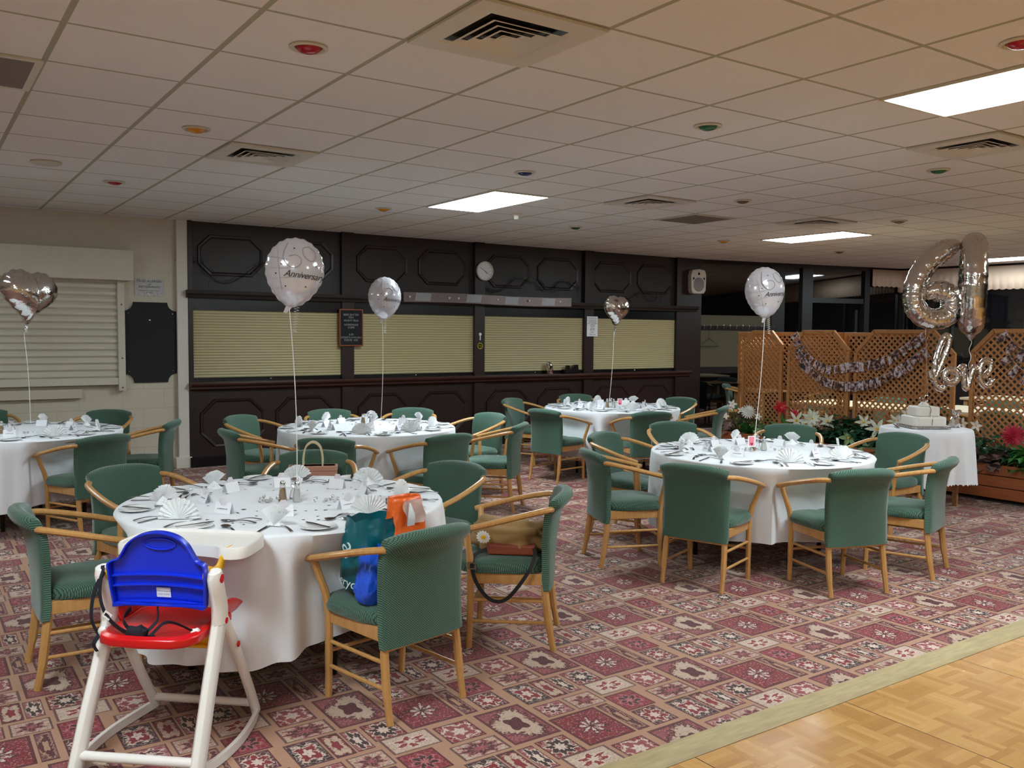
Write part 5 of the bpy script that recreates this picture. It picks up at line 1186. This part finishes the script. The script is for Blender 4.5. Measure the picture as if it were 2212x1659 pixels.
plant(4.72, 0, 'small white flowers on dark leaves right of the cake table', DARKL, 80, .17, .2, seed=12, flowers=[(WHITF, -.06, -.05, .30, .05, 5, 1, .5), (WHITF, -.06, .06, .31, .05, 5, 1, .5), (WHITF, -.1, .02, .15, .055, 5, 1, .55)])
plant(4.5, 0, 'dusky leaved plant trailing over the right planter', DUSKL, 50, .15, .1, L=.11, W=.07, lobes=0, seed=13, x=8.78)
plant(4.28, 0, 'big crimson chrysanthemum ball in the right planter', DARKL, 60, .15, .14, seed=14, flowers=[(CRIMF, -.08, .0, .25, .1, 22, 5, .2)])
plant(4.05, 0, 'green leaves hanging over the right planter with a white flower', GREENL, 90, .18, .16, seed=15, x=8.76, flowers=[(WHITF, -.05, .02, .25, .06, 5, 1, .5)])
# ------------------------------------------------------------------ photo garlands
def snap_mat():
    n = Nd('printed_photograph'); v = n.obj(); oi = n.new('ShaderNodeObjectInfo'); r = oi.outputs['Random']
    vv = n.new('ShaderNodeVectorMath', operation='ADD'); n.link(v, vv.inputs[0]); n.link(n.comb(n.m_('MULTIPLY', r, 31.0), n.m_('MULTIPLY', r, 57.0), r), vv.inputs[1])
    f = n.m_('ADD', n.noise(vv.outputs[0], 26, 3, .65), n.m_('MULTIPLY', n.m_('SUBTRACT', n.m_('FRACT', n.m_('MULTIPLY', r, 17.0)), .5), .1)); cr = n.new('ShaderNodeValToRGB'); n.put(cr.inputs[0], f)
    e = cr.color_ramp.elements; e[0].position = .36; e[0].color = srgb(34, 26, 32); e[1].position = .66; e[1].color = srgb(196, 182, 178)
    for p_, c in ((.43, srgb(70, 50, 60)), (.48, srgb(150, 104, 88)), (.53, srgb(206, 168, 150)), (.56, srgb(70, 96, 170)), (.59, srgb(226, 222, 218))): x = e.new(p_); x.color = c
    n.base(cr.outputs[0]); n.set(Roughness=.3); return n.m
SNAP = snap_mat(); SN = None
def at_x(px, py, x): d = ray(px, py); return EYE + d * (x / d.x)
def garland(pts, lab, grp, n, size, x=XL - .03):
    P_ = smooth_path([at_x(a, b, x) for a, b in pts], 10); global SN
    tag(MB().tube(P_, .002, 4).build('garland_string', RIBBON), 'thin string carrying ' + lab, 'string', None)
    L = [0]
    for i in range(1, len(P_)): L.append(L[-1] + (P_[i] - P_[i - 1]).length)
    rnd = random.Random(len(pts) * 7 + n)
    for k in range(n):
        s_ = L[-1] * (k + .5) / n; i = max(j for j in range(len(L)) if L[j] <= s_); i = min(i, len(P_) - 2); p = P_[i].lerp(P_[i + 1], (s_ - L[i]) / max(1e-6, L[i + 1] - L[i])); tg = (P_[i + 1] - P_[i])
        if SN is None: SN = o = MB().box(-.003, -.0022, -.035, .035, -.105, 0).build('hanging_photograph', [SNAP], smooth=0)
        else: o = SN.copy(); COL.objects.link(o)
        o.location = p + Vector((-.004 - .002 * (k % 2), 0, .004)); o.rotation_euler = (atan2(tg.z, tg.y) + pi if tg.y < 0 else atan2(tg.z, tg.y), 0, rnd.uniform(-.2, .2)); w_ = rnd.choice([.7, .8, 1, 1.2]) * size
        o.scale = (1, w_, size * rnd.uniform(.75, 1.05)); tag(o, 'small printed photograph hanging on ' + lab, 'photograph', grp)
garland([(1722, 716), (1745, 762), (1790, 790), (1835, 785 - 2), (1880, 780), (1930, 762), (1975, 730), (1995, 718)], 'the upper trellis garland', 'photographs on the upper garland', 22, 1.12)
garland([(1728, 755), (1760, 800), (1800, 822), (1850, 825), (1905, 812), (1950, 785), (1990, 757), (2000, 750)], 'the lower trellis garland', 'photographs on the lower garland', 24, 1.12, XL - .045)
garland([(2172, 712), (2190, 740), (2225, 765)], 'the upper garland at the right edge', 'photographs on the upper right garland', 3, 1.3)
garland([(2178, 762), (2200, 792), (2235, 815)], 'the lower garland at the right edge', 'photographs on the lower right garland', 3, 1.3, XL - .045)
# ------------------------------------------------------------------ cake table
cx_, cy_ = 7.96, 4.70
ct = thing('cake_table', 'small round wooden table under a scalloped cloth, carrying the cake', 'table', (cx_, cy_, 0), .2)
MB().lathe([(0, .70), (.39, .70), (.4, .71), (.39, .735), (0, .735)], 40).build('tabletop', OAKL, ct)
for k in range(4):
    a = pi / 4 + k * pi / 2; MB().tube([(.3 * cos(a), .3 * sin(a), .70), (.3 * cos(a), .3 * sin(a), 0)], .03, 4).build('leg', OAKL, ct, smooth=0)
o = cloth(.405, .745, .24, 77, 9, .03, .022, .014).build('tablecloth', CLOTH, smooth=70, loc=(cx_, cy_, 0)); tag(o, 'white scalloped cloth over the small round cake table', 'tablecloth')
ck2 = thing('anniversary_cake', 'two tier white cake with a silver sixty topper', 'cake', (cx_ + .0, cy_ + .03, .752), -.55)
def sq(mb, w, z0, z1, r=.05):
    o_ = []
    for sx, sy, a0 in ((1, 1, 0), (-1, 1, 90), (-1, -1, 180), (1, -1, 270)):
        for t in range(6): a = radians(a0 + t * 18); o_.append((sx * (w - r) + r * cos(a), sy * (w - r) + r * sin(a)))
    return mb.prism(o_, z0, z1, 'z')
sq(MB(), .19, 0, .012).build('cake_board', SILVERB, ck2, smooth=0)
sq(MB(), .158, .012, .105).build('lower_tier', WAX, ck2, smooth=40, bevel=.014, seg=3); sq(MB(), .115, .105, .195).build('upper_tier', WAX, ck2, smooth=40, bevel=.014, seg=3)
MB().lathe([(0, .195), (.05, .197), (.045, .215), (.02, .235), (0, .238)], 18).build('icing_mound', WAX, ck2)
tm = MB(); yaw = Matrix.Rotation(0, 4, 'Z')
tm.tube(smooth_path([(-.005, 0, .30), (-.03, 0, .29), (-.042, 0, .262), (-.03, 0, .24), (-.01, 0, .243), (-.006, 0, .262), (-.02, 0, .272), (-.038, 0, .262)], 4), .003, 6)
tm.tube([(.026 + .018 * cos(a), 0, .27 + .03 * sin(a)) for a in [2 * pi * k / 16 for k in range(16)]], .003, 6, closed=True); tm.build('sixty_topper', CHROME, ck2)
MB().tube(smooth_path([(0, -.1, .2), (.01, -.118, .17), (0, -.121, .12), (.008, -.15, .1), (0, -.163, .03)], 4), .005, 6).build('ribbon_trim', SILVERB, ck2)
p = G(1935, 921, .752); kn = thing('cake_knife', 'silver cake knife lying on the cake table, left of the cake', 'knife', (p.x, p.y, .753), 2.3)
MB().prism([(-.01, 0), (.01, 0), (.014, .16), (0, .2), (-.008, .17)], .002, .004, 'z').build('blade', STEEL, kn, smooth=0); MB().tube([(0, -.1, .008), (0, 0, .005)], [(.01, .006), (.007, .004)], 8).build('handle', CHROME, kn)
p = G(2064, 922, .752)
o = MB().lathe([(0, 0), (.04, 0), (.055, .03), (.045, .08), (.02, .1), (.03, .12), (.045, .16), (.02, .15), (0, .13)], 9, fn=lambda i, a, q: (q[0] * (1 + .15 * sin(3 * a + i)), q[1] * (1 + .15 * sin(3 * a + i)), q[2] + .012 * sin(5 * a))).build('foil_balloon_weight', SILVER, smooth=0, loc=p); tag(o, 'crinkled silver foil balloon weight right of the cake', 'balloon weight')
# ================================================================== DINING AREA BEYOND THE TRELLIS
CT = mat('cream_laminate', srgb(226, 204, 168), .4, var=.03)
def long_table(x, y, w, l, rz, label, top=CT, h=.73):
    t = thing('dining_table', label, 'table', (x, y, 0), rz); MB().box(-w / 2, w / 2, -l / 2, l / 2, h - .035, h).build('tabletop', top, t, smooth=0, bevel=.005)
    for a in (-1, 1):
        for b in (-1, 1): MB().box(a * (w / 2 - .07) - .03, a * (w / 2 - .07) + .03, b * (l / 2 - .07) - .03, b * (l / 2 - .07) + .03, 0, h - .035).build('leg', OAKL, t, smooth=0)
    return t
long_table(10.7, 5.35, 1.0, 1.7, 0, 'long cream topped dining table behind the trellis and cake')
long_table(10.2, 6.95, .9, 1.5, 0, 'cream topped dining table behind the middle trellis screens')
long_table(13.2, 6.1, 1.0, 1.8, 0, 'cream topped dining table farthest beyond the trellis')
long_table(11.9, 9.7, .75, 1.2, 1.4, 'wooden table under the coat rail windows, seen beside the pillar', OAKL)
def at2(x, y): return (x, y, .79)
for x, y, tx, ty, lab in [(9.9, 5.0, 10.7, 5.0, 'green armchair behind the cake trellis, near side of the cream table'), (9.9, 5.8, 10.7, 5.8, 'green armchair behind the trellis, left of the cake'), (11.6, 5.1, 10.7, 5.1, 'green armchair on the far side of the long cream table, right one'),
                          (11.6, 5.8, 10.7, 5.8, 'green armchair on the far side of the long cream table, left one'), (12.6, 9.2, 11.9, 9.6, 'green armchair right of the wooden table by the coat rail'), (11.4, 10.3, 11.8, 9.7, 'green armchair behind the wooden table by the coat rail'), (11.0, 7.0, 10.2, 7.0, 'green armchair behind the middle trellis screens')]:
    chair(0, 0, (tx, ty), 0, lab, 'chairs beyond the trellis', at=at2(x, y))
